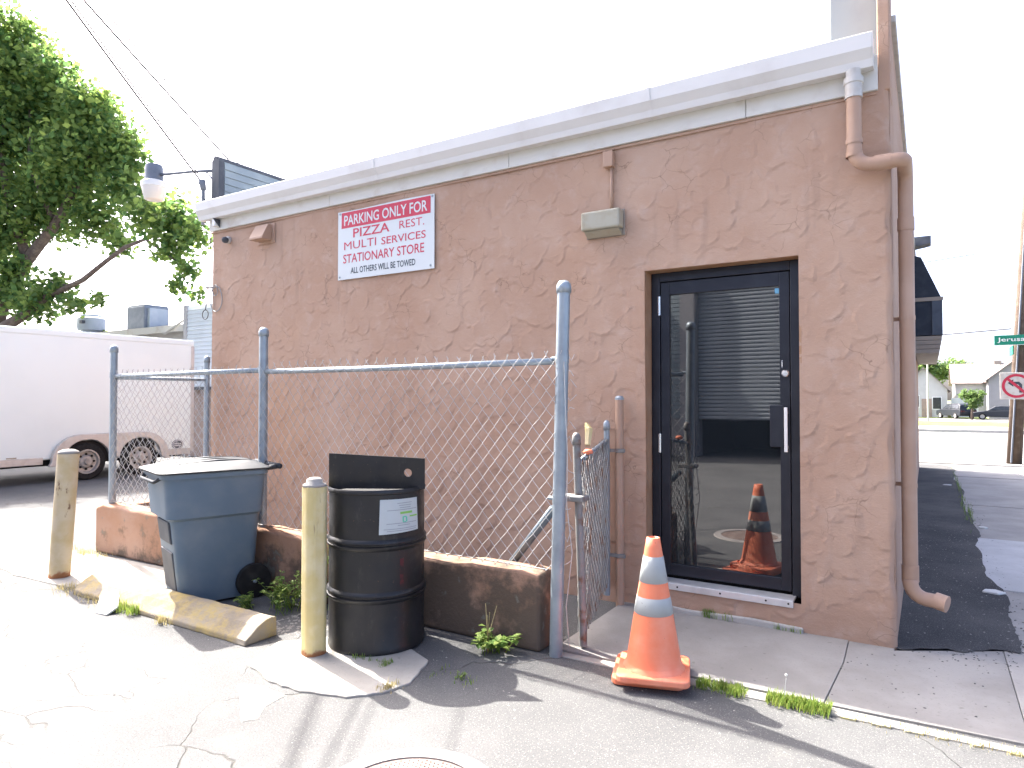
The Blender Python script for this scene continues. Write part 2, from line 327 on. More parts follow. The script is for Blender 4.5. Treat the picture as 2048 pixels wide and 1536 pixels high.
def text_mb(s, x0, x1, z0, z1, y, bold=0.0, italic=0.0):
    """flat lettering fitted to a rectangle in the plane y"""
    cu = bpy.data.curves.new('lettering', 'FONT'); cu.body = s; cu.size = 1; cu.offset = bold; cu.shear = italic; cu.resolution_u = 3
    o = bpy.data.objects.new('lettering', cu); col.objects.link(o)
    dg = bpy.context.evaluated_depsgraph_get(); dg.update(); me = bpy.data.meshes.new_from_object(o.evaluated_get(dg))
    mb = MB(); vs = [v.co.copy() for v in me.vertices]
    ax, bx = min(v.x for v in vs), max(v.x for v in vs); az, bz = min(v.y for v in vs), max(v.y for v in vs)
    mb.v = [(x0 + (v.x-ax)/(bx-ax)*(x1-x0), y, z0 + (v.y-az)/(bz-az)*(z1-z0)) for v in vs]
    mb.f = [tuple(p.vertices) for p in me.polygons]
    bpy.data.objects.remove(o); bpy.data.curves.remove(cu); bpy.data.meshes.remove(me); return mb
def fast_mesh(name, V, F4, mat, parent=None, smooth=False):
    me = bpy.data.meshes.new(name); V = np.asarray(V, np.float32); F4 = np.asarray(F4, np.int32); k = F4.shape[1]
    me.vertices.add(len(V)); me.vertices.foreach_set('co', V.ravel())
    me.loops.add(F4.size); me.loops.foreach_set('vertex_index', F4.ravel())
    me.polygons.add(len(F4)); me.polygons.foreach_set('loop_start', np.arange(0, F4.size, k, dtype=np.int32))
    me.polygons.foreach_set('loop_total', np.full(len(F4), k, np.int32))
    if smooth: me.polygons.foreach_set('use_smooth', np.ones(len(F4), bool))
    me.update(calc_edges=True); me.materials.append(M[mat]); o = bpy.data.objects.new(name, me); col.objects.link(o)
    if parent: o.parent = parent; o.matrix_parent_inverse = parent_matrix(parent).inverted()
    return o
def arc(c, r, a0, a1, n, ax=(1,0,0), ay=(0,0,1)):
    c = Vector(c); ax = Vector(ax); ay = Vector(ay)
    return [tuple(c + ax*r*cos(a0+(a1-a0)*i/n) + ay*r*sin(a0+(a1-a0)*i/n)) for i in range(n+1)]

# ------------------------------------------------------------------ setting: ground, lot, walks, street
def hz(y): return 0.0 if y < 13 else (-(y-13)*0.6/65 if y < 78 else -0.6)
def sheet(name, x0, x1, y0, y1, dz, mat, kind='structure', brk=(13, 30, 50, 78)):
    ys = [y0] + [b for b in brk if y0 < b < y1] + [y1]; mb = MB()
    for a, b in zip(ys[:-1], ys[1:]):
        mb.quad((x0, a, hz(a)+dz), (x1, a, hz(a)+dz), (x1, b, hz(b)+dz), (x0, b, hz(b)+dz))
    o = mb.build(name, mat, fix=False); o['kind'] = kind; return o
sheet('ground', -700, 700, -500, 900, -0.060, 'terrain')
sheet('parking_lot', -45, 26, -40, 14.2, 0.0, 'asphalt')
sheet('street', -140, 160, 14.6, 37.5, -0.012, 'road')
sheet('far_street', -140, 160, 66, 82, -0.02, 'road')
sheet('lawn', -140, 160, 39.2, 64, 0.03, 'lawn')
sheet('far_lawn', -140, 160, 84, 140, 0.0, 'lawn')
kb = MB()
for y0, y1 in ((14.2, 14.45),): kb.box(-60, 60, y0, y1, -0.1, 0.015)
tag(kb.build('near_kerb', 'kerb', bevel=0.01), kind='structure')
kb = MB(); kb.box(-140, 160, 37.6, 39.2, -0.5, hz(38)+0.14); tag(kb.build('far_kerb', 'kerb', bevel=0.02), kind='structure')
kb = MB(); kb.box(-140, 160, 44, 46.5, hz(45)-0.3, hz(44)+0.05); tag(kb.build('far_path', 'concrete_pale'), kind='structure')

# dark dirt strip along the side wall, ragged outer edge
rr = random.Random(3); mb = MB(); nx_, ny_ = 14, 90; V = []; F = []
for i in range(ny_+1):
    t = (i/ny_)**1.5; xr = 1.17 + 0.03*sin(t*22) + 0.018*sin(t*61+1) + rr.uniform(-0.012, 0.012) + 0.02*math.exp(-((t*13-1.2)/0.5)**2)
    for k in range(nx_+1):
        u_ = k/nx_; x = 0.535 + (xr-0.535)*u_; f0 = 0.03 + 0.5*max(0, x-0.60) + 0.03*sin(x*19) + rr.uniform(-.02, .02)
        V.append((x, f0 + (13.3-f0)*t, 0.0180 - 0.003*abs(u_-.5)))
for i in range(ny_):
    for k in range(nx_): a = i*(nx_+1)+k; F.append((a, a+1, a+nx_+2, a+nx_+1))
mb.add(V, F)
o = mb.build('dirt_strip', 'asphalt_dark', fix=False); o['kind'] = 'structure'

# concrete slabs: side walk and the apron before the door, each slab a piece with its own edges
def walk(name, rects, mat, th=0.022, kind='structure', alt={}):
    root = bpy.data.objects.new(name, None); col.objects.link(root); root['kind'] = kind
    for i, (poly, dz) in enumerate(rects):
        mb = MB(); mb.prism(poly, -0.05, th + dz, 'z'); mb.build('slab', alt.get(i, mat), root, bevel=0.003)
    return root
rects = []
ys = [-1.02, 1.88, 4.2, 6.9, 8.95, 11.0, 13.6]
for i, (a, b) in enumerate(zip(ys[:-1], ys[1:])):
    for (xa, xb) in ((1.10, 2.25), (2.255, 3.6)):
        rects.append((((xa if i else 1.10, a+0.003), (xb, a+0.003), (xb, b-0.003), (xa, b-0.003)), -0.012 + (0.006 if (i % 2) else 0.0)))
walk('side_walk', rects, 'concrete_mid', alt={2: 'concrete_light', 3: 'concrete_light'})
ap = [(((-1.22, -1.08), (0.2705, -1.02), (0.2985, -0.40), (0.2885, 0.03), (0.2885, 0.12), (-1.22, 0.12)), -0.006),
      (((0.274, -1.02), (1.096, -0.98), (1.096, 0.30), (0.54, -0.03), (0.54, 0.03), (0.292, 0.03), (0.302, -0.40)), -0.010)]
walk('door_apron', ap, 'concrete')
# pale edge strip between apron and asphalt, with worn yellow line on it
mb = MB(); mb.prism([(-1.22, -1.15), (-0.2, -1.14), (1.25, -1.08), (1.25, -1.035), (0.27, -1.03), (-1.22, -1.09)], -0.04, 0.008, 'z')
tag(mb.build('apron_edge_strip', 'concrete_pale', bevel=0.004), kind='structure')
# irregular concrete pads round the bollards
def pad(name, pts, z, mat='concrete_pale', seed=1):
    r = random.Random(seed); P = []
    n = len(pts)
    for i in range(n):
        a, b = pts[i], pts[(i+1) % n]
        for k in range(5):
            t = k/5; P.append((a[0]+(b[0]-a[0])*t + r.uniform(-.008, .008)*min(1, abs(b[0]-a[0])*5), a[1]+(b[1]-a[1])*t + r.uniform(-.008, .008)*min(1, abs(b[0]-a[0])*5)))
    mb = MB(); mb.prism(P, -0.04, z, 'z'); return tag(mb.build(name, mat, bevel=0.006), kind='structure')
pad('concrete_pad', [(-2.74, -1.88), (-2.62, -2.2), (-2.3, -2.30), (-2.06, -2.29), (-1.81, -2.22), (-1.69, -2.09), (-1.64, -1.92), (-1.75, -1.62), (-2.3, -1.40)], 0.012, seed=4)
pad('concrete_pad', [(-6.6, -1.28), (-6.9, -1.9), (-6.0, -2.02), (-5.2, -1.97), (-4.95, -1.82), (-4.55, -1.74), (-4.35, -1.18), (-5.2, -1.18)], 0.010, seed=8)
r3 = random.Random(12)
for a in np.arange(0.36, 1.5, 0.13):
    w3 = r3.uniform(.03, .10); y3 = -1.122 + 0.035*(a-.3)
    pad('yellow_line', [(a, y3-.008), (a+w3, y3-.004), (a+w3, y3+.012), (a, y3+.010)], 0.0095, 'line_yellow', int(a*100))
# asphalt patch of another tone, and the worn white paint on it
pad('paint_patch', [(-2.44, -2.40), (-2.25, -2.52), (-2.05, -2.66), (-2.0, -2.60), (-2.08, -2.5), (-2.1, -2.36), (-2.3, -2.34)], 0.0042, 'concrete_pale', 6)

# ------------------------------------------------------------------ the stucco building
BX0, BX1, BD = -6.23, 0.55, 12.6
B = thing('stucco_building', (-2.8, 6, 0), 'brown stucco one-storey building with white gutter and dark glass door', 'building')
def scallop_wall():
    st = 0.0095; x = np.arange(BX0, BX1+1e-6, (BX1-BX0)/round((BX1-BX0)/st)); z = np.linspace(0, 3.62, int(3.62/st)+1)
    X, Z = np.meshgrid(x, z); Hh = np.zeros_like(X); r = np.random.default_rng(5)
    n = 5600
    cx = r.uniform(BX0-.1, BX1+.1, n); cz = r.uniform(-.1, 3.75, n); rad = r.uniform(.055, .125, n); ang = r.normal(-pi/2.6, 0.9, n); base = r.uniform(-.0012, .0012, n)
    dx = x[1]-x[0]; dzv = z[1]-z[0]
    for i in range(n):
        i0 = max(0, int((cx[i]-rad[i]-BX0)/dx)); i1 = min(len(x), int((cx[i]+rad[i]-BX0)/dx)+2)
        j0 = max(0, int((cz[i]-rad[i])/dzv)); j1 = min(len(z), int((cz[i]+rad[i])/dzv)+2)
        if i1 <= i0 or j1 <= j0: continue
        u = (X[j0:j1, i0:i1]-cx[i])/rad[i]; v = (Z[j0:j1, i0:i1]-cz[i])/rad[i]; d2 = u*u+v*v
        t = u*cos(ang[i])+v*sin(ang[i])
        hh = base[i] + 0.0012*t + 0.0042*np.clip(t, 0, 1)**4*np.clip(d2, 0, 1)**2 + 0.0006*(1-d2)
        m = d2 < 1; sub = Hh[j0:j1, i0:i1]; sub[m] = hh[m]
    # soften one step, add slow unevenness
    K = Hh.copy()
    for ax in (0, 1): K = (np.roll(K, 1, ax) + 2*K + np.roll(K, -1, ax))/4
    Hh = 0.7*Hh + 0.3*K
    Hh += 0.004*np.sin(X*1.3+0.6)*np.sin(Z*1.9+1.0) + 0.0025*np.sin(X*4.1+Z*2.3)
    DX0, DX1, DZ0, DZ1 = -1.035, 0.02, 0.2, 2.47
    # round the right corner with a wavy arris
    er = np.clip((X-(BX1-0.035))/0.035, 0, 1); Y = -Hh*1.25 + 0.03*(1-np.sqrt(np.maximum(0, 1-er*er)))
    Xp = X + np.where(X > BX1-0.02, 0.006*np.sin(Z*9)+0.004*np.sin(Z*23+1), 0)
    foot = np.clip((0.2-Z)/0.2, 0, 1); Y = Y + 0.012*foot*(0.5+0.5*np.sin(X*3.7))
    V = np.stack([Xp, Y, Z], -1).reshape(-1, 3); nx = len(x); nz = len(z)
    I, J = np.meshgrid(np.arange(nx-1), np.arange(nz-1)); xc = (x[I]+x[I+1])/2; zc = (z[J]+z[J+1])/2
    keep = ~((xc > DX0) & (xc < DX1) & (zc > DZ0) & (zc < DZ1)); a = (J*nx+I)[keep]
    F = np.stack([a, a+1, a+1+nx, a+nx], -1)
    return fast_mesh('front_wall', V, F, 'stucco', B, True)
scallop_wall()
mb = MB(); mb.box(BX1-0.06, BX1, 0.033, BD, 0, 4.0); mb.build('side_wall', 'stucco', B)
mb = MB(); mb.box(BX0, BX0+0.2, 0.012, BD, 0, 3.62); mb.build('left_wall', 'stucco', B)
mb = MB(); mb.box(BX0+0.2, BX1-0.2, BD-0.2, BD, 0, 3.7); mb.build('rear_wall', 'stucco', B)
mb = MB(); mb.add([(BX0, -0.02, 3.66), (BX1-0.2, -0.02, 3.66), (BX1-0.2, BD, 3.86), (BX0, BD, 3.86), (BX0, -0.02, 3.6), (BX1-0.2, -0.02, 3.6), (BX1-0.2, BD, 3.8), (BX0, BD, 3.8)],
                   [(0,1,2,3),(7,6,5,4),(0,4,5,1),(1,5,6,2),(2,6,7,3),(3,7,4,0)]); mb.build('roof', 'roof', B)
# reveals of the door opening
mb = MB(); mb.box(-1.047, -1.033, 0.006, 0.19, 0.0, 2.482); mb.box(-1.033, 0.018, 0.006, 0.19, 2.468, 2.482); mb.box(0.018, 0.032, 0.006, 0.19, 0, 2.482)
mb.build('door_reveal', 'stucco_trim', B)
mb = MB(); mb.box(-1.045, 0.03, 0.145, 0.155, 0.0, 2.5); mb.build('blocking', 'black', B).location.y = 0.04
# fascia boards and gutter
fx = [-6.25, -4.3, -2.2, -0.3, 0.49]
for a, b in zip(fx[:-1], fx[1:]):
    mb = MB(); mb.box(a+0.002, b-0.002, -0.034, -0.008, 3.44, 3.66); mb.build('fascia_board', 'fascia', B, bevel=0.003)
mb = MB(); mb.box(-6.25, 0.48, -0.014, -0.004, 3.418, 3.437); mb.build('trim_strip', 'stucco', B)
gp = [(-0.036, 3.56), (-0.115, 3.555), (-0.128, 3.60), (-0.165, 3.655), (-0.17, 3.745), (-0.158, 3.752), (-0.15, 3.74), (-0.15, 3.662), (-0.112, 3.61), (-0.105, 3.57), (-0.05, 3.572), (-0.05, 3.74), (-0.036, 3.75)]
G_ = None
gx = [-6.33, -3.6, -0.95, 0.465]
for i, (a, b) in enumerate(zip(gx[:-1], gx[1:])):
    mb = MB(); mb.prism(gp, a+0.001, b-0.001, 'x'); s = mb.build('gutter', 'gutter', B, bevel=0.002)
    if i: mb = MB(); mb.prism([(y*1.02-0.001, z) for y, z in gp[1:6]] + [(y+0.004, z) for y, z in reversed(gp[1:6])], a-0.02, a+0.02, 'x'); mb.build('seam', 'gutter', s)
mb = MB(); mb.prism(gp[:6] + [(-0.036, 3.75)], 0.4645, 0.470, 'x'); mb.build('gutter_end_cap', 'gutter', B)
# right-hand parapet: stucco pier, pale sheet-metal block behind it, coping
mb = MB(); mb.box(0.485, BX1+0.004, -0.004, 0.30, 3.44, 4.7); mb.build('corner_pier', 'stucco', B, bevel=0.008)
mb = MB(); mb.box(0.19, 0.482, 0.3, 1.6, 3.64, 5.1); mb.build('roof_block', 'pale_panel', B, bevel=0.004)
for i in range(10):
    mb = MB(); mb.box(BX1-0.065, BX1+0.03, 0.31+i*1.2, 0.31+i*1.2+1.19, 4.002, 4.05); mb.build('coping_stone', 'pipe_white', B, bevel=0.006)
mb = MB(); mb.box(-0.02, 0.17, 0.12, 0.6, 3.68, 3.78); mb.build('roof_flashing', 'gutter', B, bevel=0.01)
# left-hand parapet on the roof edge: blue-grey lap siding with dark trim
LP = MB(); LP.box(-6.34, -6.24, 0.12, 5.2, 3.62, 4.30); LP.build('left_parapet', 'siding_grey', B)
for k in range(7):
    mb = MB(); mb.box(-6.24, -6.225, 0.14, 5.18, 3.70+k*0.085, 3.775+k*0.085); mb.build('lap_board', 'siding_grey', B, bevel=0.003)
mb = MB(); mb.box(-6.36, -6.215, 0.06, 0.13, 3.62, 4.31); mb.tube([(-6.29, 0.06, 4.31), (-6.29, 5.2, 4.33)], 0.05, 8); mb.build('parapet_trim', 'dark_trim', B, bevel=0.006)
# door
fr = MB(); fr.box(-1.03, -0.965, 0.085, 0.14, 0.2, 2.466); fr.box(-0.055, 0.016, 0.085, 0.14, 0.2, 2.466); fr.box(-0.965, -0.055, 0.085, 0.14, 2.40, 2.466)
fr.build('door_frame', 'door_metal', B, bevel=0.004).location.y = 0.035
D = MB(); D.box(-0.96, -0.895, 0.092, 0.135, 0.235, 2.394); D.box(-0.125, -0.06, 0.092, 0.135, 0.235, 2.394); D.box(-0.895, -0.125, 0.092, 0.135, 2.30, 2.394); D.box(-0.895, -0.125, 0.092, 0.135, 0.235, 0.315)
door = D.build('door', 'door_metal', B, bevel=0.003)
DY = 0.035
mb = MB(); mb.box(-0.897, -0.123, 0.112, 0.118, 0.313, 2.302); mb.build('pane', 'door_glass', door)
mb = MB(); mb.box(-0.094, -0.072, 0.052, 0.066, 1.17, 1.47); mb.box(-0.092, -0.074, 0.066, 0.092, 1.19, 1.215); mb.box(-0.092, -0.074, 0.066, 0.092, 1.425, 1.45); mb.build('handle', 'white', door, bevel=0.003)
mb = MB(); mb.box(-0.19, -0.10, 0.078, 0.093, 1.20, 1.485); mb.build('latch_guard', 'door_metal', door, bevel=0.004)
mb = MB(); mb.lathe([(0.024, 0), (0.024, -0.012), (0.018, -0.018)], (-0.088, 0.092, 1.70), 16, 'y'); mb.box(-0.112, -0.106, 0.086, 0.094, 1.74, 1.79); mb.build('lock_cylinder', 'steel_bright', door)
mb = MB(); mb.box(-0.155, -0.128, 0.105, 0.1105, 2.25, 2.285); mb.build('sticker', 'sticker', door)
for z in (2.22, 1.2, 0.36):
    mb = MB(); mb.tube([(-0.968, 0.082, z-0.07), (-0.968, 0.082, z+0.07)], 0.011, 10); mb.build('hinge', 'steel_bright', door)
door.location.y = DY
mb = MB(); mb.box(-1.0, -0.03, 0.0, 0.14, 0.198, 0.212); mb.box(-1.0, -0.03, -0.012, 0.0, 0.165, 0.212); t = mb.build('threshold', 'aluminium', B, bevel=0.003)
for x in (-0.8, -0.5, -0.2, -0.06):
    mb = MB(); mb.lathe([(0.007, -0.0125), (0.006, -0.016)], (x, 0, 0.19), 8, 'y'); mb.build('screw', 'black', t)
mb = MB(); mb.prism([(-1.03, 0.03), (-0.8, 0.0), (-0.45, 0.01), (-0.1, 0.0), (0.03, 0.0), (0.03, 0.05), (-0.3, 0.06), (-0.7, 0.045), (-1.03, 0.06)], -0.03, 0.0, 'y'); mb.build('broken_footing', 'kerb', B, bevel=0.01)
# downspout
R = 0.043
ds = MB(); ds.tube([(0.36, -0.10, 3.40), (0.36, -0.10, 3.06)] + arc((0.46, -0.10, 3.06), 0.10, pi, 1.5*pi, 6) + [(0.56, -0.10, 2.96)] , R, 16)
dso = ds.build('downspout', 'pipe_brown', B, smooth=True, auto=True)
mb = MB(); mb.tube([(0.555, -0.10, 2.96)] + arc((0.58, -0.06, 2.96), 0.045, -pi/2, 0, 4, (1,0,0), (0,1,0)) + [(0.625, 0.06, 2.95)] + arc((0.625, 0.06, 2.87), 0.08, pi/2, 0, 5, (0,1,0), (0,0,1)) + [(0.625, 0.14, 2.60), (0.625, 0.14, 0.42)] + arc((0.72, 0.12, 0.40), 0.095, pi, 1.45*pi, 5) + [(0.78, 0.10, 0.305)], R, 16)
mb.build('lower_pipe', 'pipe_brown', dso, smooth=True, auto=True)
mb = MB(); mb.lathe([(0.050, 3.385), (0.050, 3.47), (0.056, 3.475), (0.056, 3.51), (0.044, 3.515), (0.044, 3.56)], (0.36, -0.10, 0), 20); mb.build('coupling', 'pipe_white', dso, smooth=True, auto=True)
for z in (3.02, 3.10): 
    mb = MB(); mb.lathe([(0.0475, z), (0.0475, z+0.03)], (0.36, -0.10, 0), 20, cap=False); mb.build('socket', 'pipe_brown', dso, smooth=True)
mb = MB(); mb.tube([(0.47, -0.10, 2.96), (0.56, -0.10, 2.96)], 0.0475, 16); mb.build('socket', 'pipe_brown', dso, smooth=True, auto=True)
mb = MB(); mb.tube([(0.625, 0.14, 2.58), (0.625, 0.14, 2.66)], 0.0475, 16); mb.build('socket', 'pipe_brown', dso, smooth=True, auto=True)
mb = MB(); mb.tube([(0.625, 0.14, 0.40), (0.625, 0.14, 0.50)], 0.0475, 16); mb.build('socket', 'pipe_brown', dso, smooth=True, auto=True)
mb = MB(); mb.tube([(0.755, 0.11, 0.31), (0.815, 0.088, 0.30)], 0.05, 16); mb.build('outlet_socket', 'pipe_brown', dso, smooth=True, auto=True)
for z in (2.02, 0.98):
    mb = MB(); mb.lathe([(0.0455, z), (0.0455, z+0.025)], (0.625, 0.14, 0), 16, cap=False); mb.box(0.545, 0.62, 0.185, 0.19, z, z+0.025); mb.build('strap', 'pipe_brown', dso)
# awning on the side wall
A = MB(); prof = [(0.556, 3.86), (0.66, 3.82), (0.94, 3.12), (0.94, 2.55), (0.556, 2.55)]
A.prism(prof, 8.0, 12.2, 'y'); aw = A.build('awning', 'awning', B)
mb = MB(); mb.box(0.80, 0.943, 7.985, 7.998, 2.55, 3.10); mb.build('end_panel', 'awning_end', aw)
mb = MB(); mb.box(0.556, 0.955, 7.98, 7.999, 3.10, 3.16); mb.build('end_bar', 'soffit', aw)
for k in range(4):
    mb = MB(); mb.box(0.556, 0.93-0.012*k, 7.98+k*0.001, 12.2, 2.47-k*0.07, 2.535-k*0.07); mb.build('soffit_board', 'soffit', aw, bevel=0.003)
mb = MB(); mb.prism([(0.556, 4.0), (0.80, 4.04), (0.80, 4.16), (0.556, 4.16)], 8.0, 8.3, 'y'); mb.build('awning_bracket', 'dark_trim', aw)

# ------------------------------------------------------------------ things fixed to the wall
S = thing('parking_sign', (-3.59, -0.02, 2.69), 'white plastic parking sign with red heading screwed to the stucco wall', 'sign')
SX0, SX1, SZ0, SZ1 = -4.19, -2.99, 2.69, 3.36
mb = MB()
N_ = 12
for i in range(N_):
    pass
V = []; F = []
for j in range(2):
    for i in range(N_+1):
        u = i/N_; V.append((SX0+(SX1-SX0)*u, -0.022, SZ0 if j == 0 else SZ1 - 0.004*sin(u*7)))
for j in range(2):
    for i in range(N_+1):
        u = i/N_; V.append((SX0+(SX1-SX0)*u, -0.016, SZ0 if j == 0 else SZ1 - 0.004*sin(u*7)))
n1 = N_+1
for i in range(N_):
    F += [(i, i+1, n1+i+1, n1+i), (2*n1+i, 3*n1+i, 3*n1+i+1, 2*n1+i+1), (i, 2*n1+i, 2*n1+i+1, i+1), (n1+i, n1+i+1, 3*n1+i+1, 3*n1+i)]
F += [(0, n1, 3*n1, 2*n1), (N_, 2*n1+N_, 3*n1+N_, n1+N_)]
mb.add(V, F); mb.build('panel', 'sign', S)
def su(u): return SX0 + (SX1-SX0)*u
def sv(v): return SZ1 - (SZ1-SZ0)*v
mb = MB(); mb.box(su(0.04), su(0.965), -0.0235, -0.0222, sv(0.25), sv(0.02)); mb.build('red_band', 'sign_red', S)
for s_, u0, u1, v0, v1, mt, bo, yy in (('PARKING ONLY FOR', .07, .935, .065, .215, 'sign', .014, -0.0245), ('PIZZA', .17, .56, .275, .405, 'sign_red', .012, -.0232), ('REST.', .66, .905, .285, .395, 'sign_red', .0, -.0232),
        ('MULTI', .07, .42, .455, .57, 'sign_red', .0, -.0232), ('SERVICES', .475, .92, .47, .575, 'sign_red', .006, -.0232), ('STATIONARY STORE', .06, .905, .635, .765, 'sign_red', .01, -.0232),
        ('ALL OTHERS WILL BE TOWED', .145, .82, .835, .925, 'ink_dark', .012, -.0232)):
    text_mb(s_, su(u0), su(u1), sv(v1), sv(v0), yy, bo).build('lettering', mt, S, fix=False)
for u, v in ((.02, .03), (.98, .03), (.02, .96), (.965, .955)):
    mb = MB(); mb.lathe([(0.011, -0.0225), (0.009, -0.027), (0.004, -0.028)], (su(u), 0, sv(v)), 10, 'y'); mb.build('screw', 'galv', S)

T = thing('wall_lamp', (-1.34, -0.05, 2.76), 'cream wall lamp with conduit and junction box above the fence', 'lamp')
mb = MB(); mb.box(-1.50, -1.185, -0.02, -0.004, 2.755, 2.955); mb.build('backplate', 'soffit', T, bevel=0.006)
mb = MB(); mb.box(-1.505, -1.19, -0.115, -0.021, 2.80, 2.945); mb.build('lens', 'lens_cream', T, bevel=0.018, seg=4)
mb = MB(); mb.prism([(-0.105, 2.797), (-0.03, 2.755), (-0.021, 2.797)], -1.485, -1.20, 'x'); mb.build('lower_shield', 'lens_cream', T, bevel=0.006)
mb = MB(); mb.tube([(-1.29, -0.02, 2.945), (-1.29, -0.02, 3.29)], 0.0125, 10); mb.build('conduit', 'pipe_brown', T, smooth=True)
mb = MB(); mb.box(-1.345, -1.265, -0.06, -0.004, 3.28, 3.40); mb.build('junction_box', 'pipe_brown', T, bevel=0.006)

T = thing('vent_hood', (-5.29, -0.06, 3.24), 'brown metal vent hood under the gutter near the left corner', 'vent')
mb = MB(); mb.box(-5.42, -5.15, -0.012, -0.002, 3.19, 3.40); mb.build('flange', 'pipe_brown', T)
mb = MB(); mb.prism([(-0.013, 3.385), (-0.06, 3.385), (-0.14, 3.235), (-0.14, 3.215), (-0.013, 3.215)], -5.40, -5.19, 'x'); mb.build('hood', 'pipe_brown', T, bevel=0.004)
T = thing('security_camera', (-5.9, -0.05, 3.3), 'small round security camera on the stucco below the gutter', 'camera')
mb = MB(); mb.lathe([(0.04, -0.002), (0.04, -0.03), (0.02, -0.035), (0.02, -0.06)], (-5.93, 0, 3.31), 14, 'y'); mb.build('mount', 'pipe_white', T)
mb = MB(); mb.lathe([(0.0, -0.115), (0.028, -0.10), (0.036, -0.075), (0.03, -0.05), (0.01, -0.04)], (-5.90, 0, 3.295), 16, 'y', cap=False); mb.build('eye', 'dark_trim', T, smooth=True)
T = thing('security_camera', (-6.08, -0.1, 3.5), 'white bracket camera on the fascia board at the left corner', 'camera')
mb = MB(); mb.box(-6.11, -6.05, -0.10, -0.036, 3.47, 3.555); mb.build('housing', 'white', T, bevel=0.008)
mb = MB(); mb.prism([(-0.04, 3.55), (-0.13, 3.55), (-0.04, 3.46)], -6.05, -6.042, 'x'); mb.build('bracket', 'dark_trim', T)
# coil of cable hanging at the left corner
mb = MB()
for r_, zc, dx in ((0.115, 2.66, 0.0), (0.05, 2.76, -0.02)):
    mb.tube([(-6.13+dx + r_*0.95*cos(q), -0.022-0.004*sin(3*q), zc + r_*1.25*sin(q)) for q in np.linspace(0, 2*pi, 22)], 0.006, 6, False)
mb.tube([(-6.20, -0.03, 2.80), (-6.3, -0.03, 2.81), (-6.33, 0.0, 2.80)], 0.012, 6)
tag(mb.build('cable_coil', 'cable_grey'), 'loose coil of cable hanging on the left corner of the stucco wall', 'cable')
mb = MB(); mb.tube([(-6.36, 0.02, 2.55)] + [(-6.36+0.055*cos(q), 0.0, 2.5+0.055*sin(q)) for q in np.linspace(pi/2, 2.5*pi, 16)] + [(-6.30, 0.0, 2.8), (-6.27, 0.0, 3.4)], 0.005, 6)
tag(mb.build('hanging_wire', 'cable'), 'thin black wire looped off the left corner of the building', 'cable')

# yard lamp on an arm from the left parapet
T = thing('yard_lamp', (-6.6, 0.1, 4.2), 'grey yard lamp on a long arm at the roof left corner', 'lamp')
LC = (-7.23, -0.12, 4.12)
mb = MB(); mb.tube([(-6.33, 0.10, 4.20), (-6.7, 0.03, 4.235), (LC[0], LC[1], 4.24)], 0.019, 8); mb.tube([(-6.33, 0.10, 4.05), (-6.48, 0.07, 4.205)], 0.012, 6); mb.build('arm', 'lamp_metal', T, smooth=True)
mb = MB(); mb.lathe([(0.07, 0.02), (0.105, 0.03), (0.10, 0.19), (0.09, 0.215), (0.0, 0.22)], (LC[0], LC[1], 4.15), 20); mb.build('ballast_housing', 'lamp_metal', T, smooth=True, auto=True)
mb = MB(); mb.lathe([(0.115, 0.02), (0.145, 0.0), (0.145, -0.06), (0.137, -0.065)], (LC[0], LC[1], 4.15), 24); mb.build('reflector_ring', 'white', T, smooth=True, auto=True)
mb = MB(); mb.lathe([(0.0, -0.215), (0.088, -0.215), (0.107, -0.203), (0.139, -0.065)], (LC[0], LC[1], 4.15), 24, cap=False); mb.build('globe', 'lamp_glass', T, smooth=True)
T = thing('service_mast', (-6.42, 0.0, 3.7), 'grey electrical service head strapped to the roof left corner', 'mast')
mb = MB(); mb.tube([(-6.42, -0.0, 3.55), (-6.42, -0.0, 3.98)], 0.02, 8); mb.build('pipe', 'lamp_metal', T)
mb = MB(); mb.tube([(-6.42, -0.0, 3.96), (-6.43, -0.01, 4.06), (-6.47, -0.02, 4.08)], [0.035, 0.04, 0.02], 10); mb.build('weather_head', 'lamp_metal', T, smooth=True)
mb = MB(); mb.tube([(-6.47, -0.02, 4.07), (-6.5, -0.03, 3.95), (-6.44, 0.0, 3.86), (-6.3, 0.02, 3.82)], 0.006, 6); mb.build('drip_loop', 'cable', T)
# overhead wires
def wire(a, b, sag, r, label, mat='wire_grey'):
    a = Vector(a); b = Vector(b); pts = []
    for i in range(25):
        t = i/24; p = a.lerp(b, t); p.z -= sag*4*t*(1-t); pts.append(p)
    mb = MB(); mb.tube(pts, r, 5); return tag(mb.build('overhead_wire', mat), label, 'wire', 'overhead wires')
wire((-6.46, -0.02, 4.08), (-4.7, -4.35, 6.6), 0.04, 0.011, 'lowest overhead wire tied to the service head at the roof corner')
wire((-6.44, -0.02, 4.10), (-4.62, -4.35, 6.62), 0.05, 0.008, 'thin overhead wire running beside the lowest one to the roof corner')
wire((-6.40, 0.4, 4.35), (-4.72, -4.2, 6.03), 0.03, 0.0105, 'second overhead wire above the yard lamp')
wire((-6.40, 0.5, 4.37), (-4.62, -4.2, 6.06), 0.02, 0.0075, 'faint overhead wire just right of the second one')
wire((-6.30, 1.2, 4.5), (-4.3, -4.2, 6.1), 0.02, 0.0065, 'faintest overhead wire, farthest right above the roof')
wire((1.9, 18.2, 5.6), (-30, 19.5, 5.2), 0.5, 0.012, 'upper wire beyond the awning reaching the wooden pole')
wire((2.6, 17.0, 3.35), (-30, 19.0, 2.9), 0.3, 0.018, 'lower wire under the awning reaching the wooden pole')

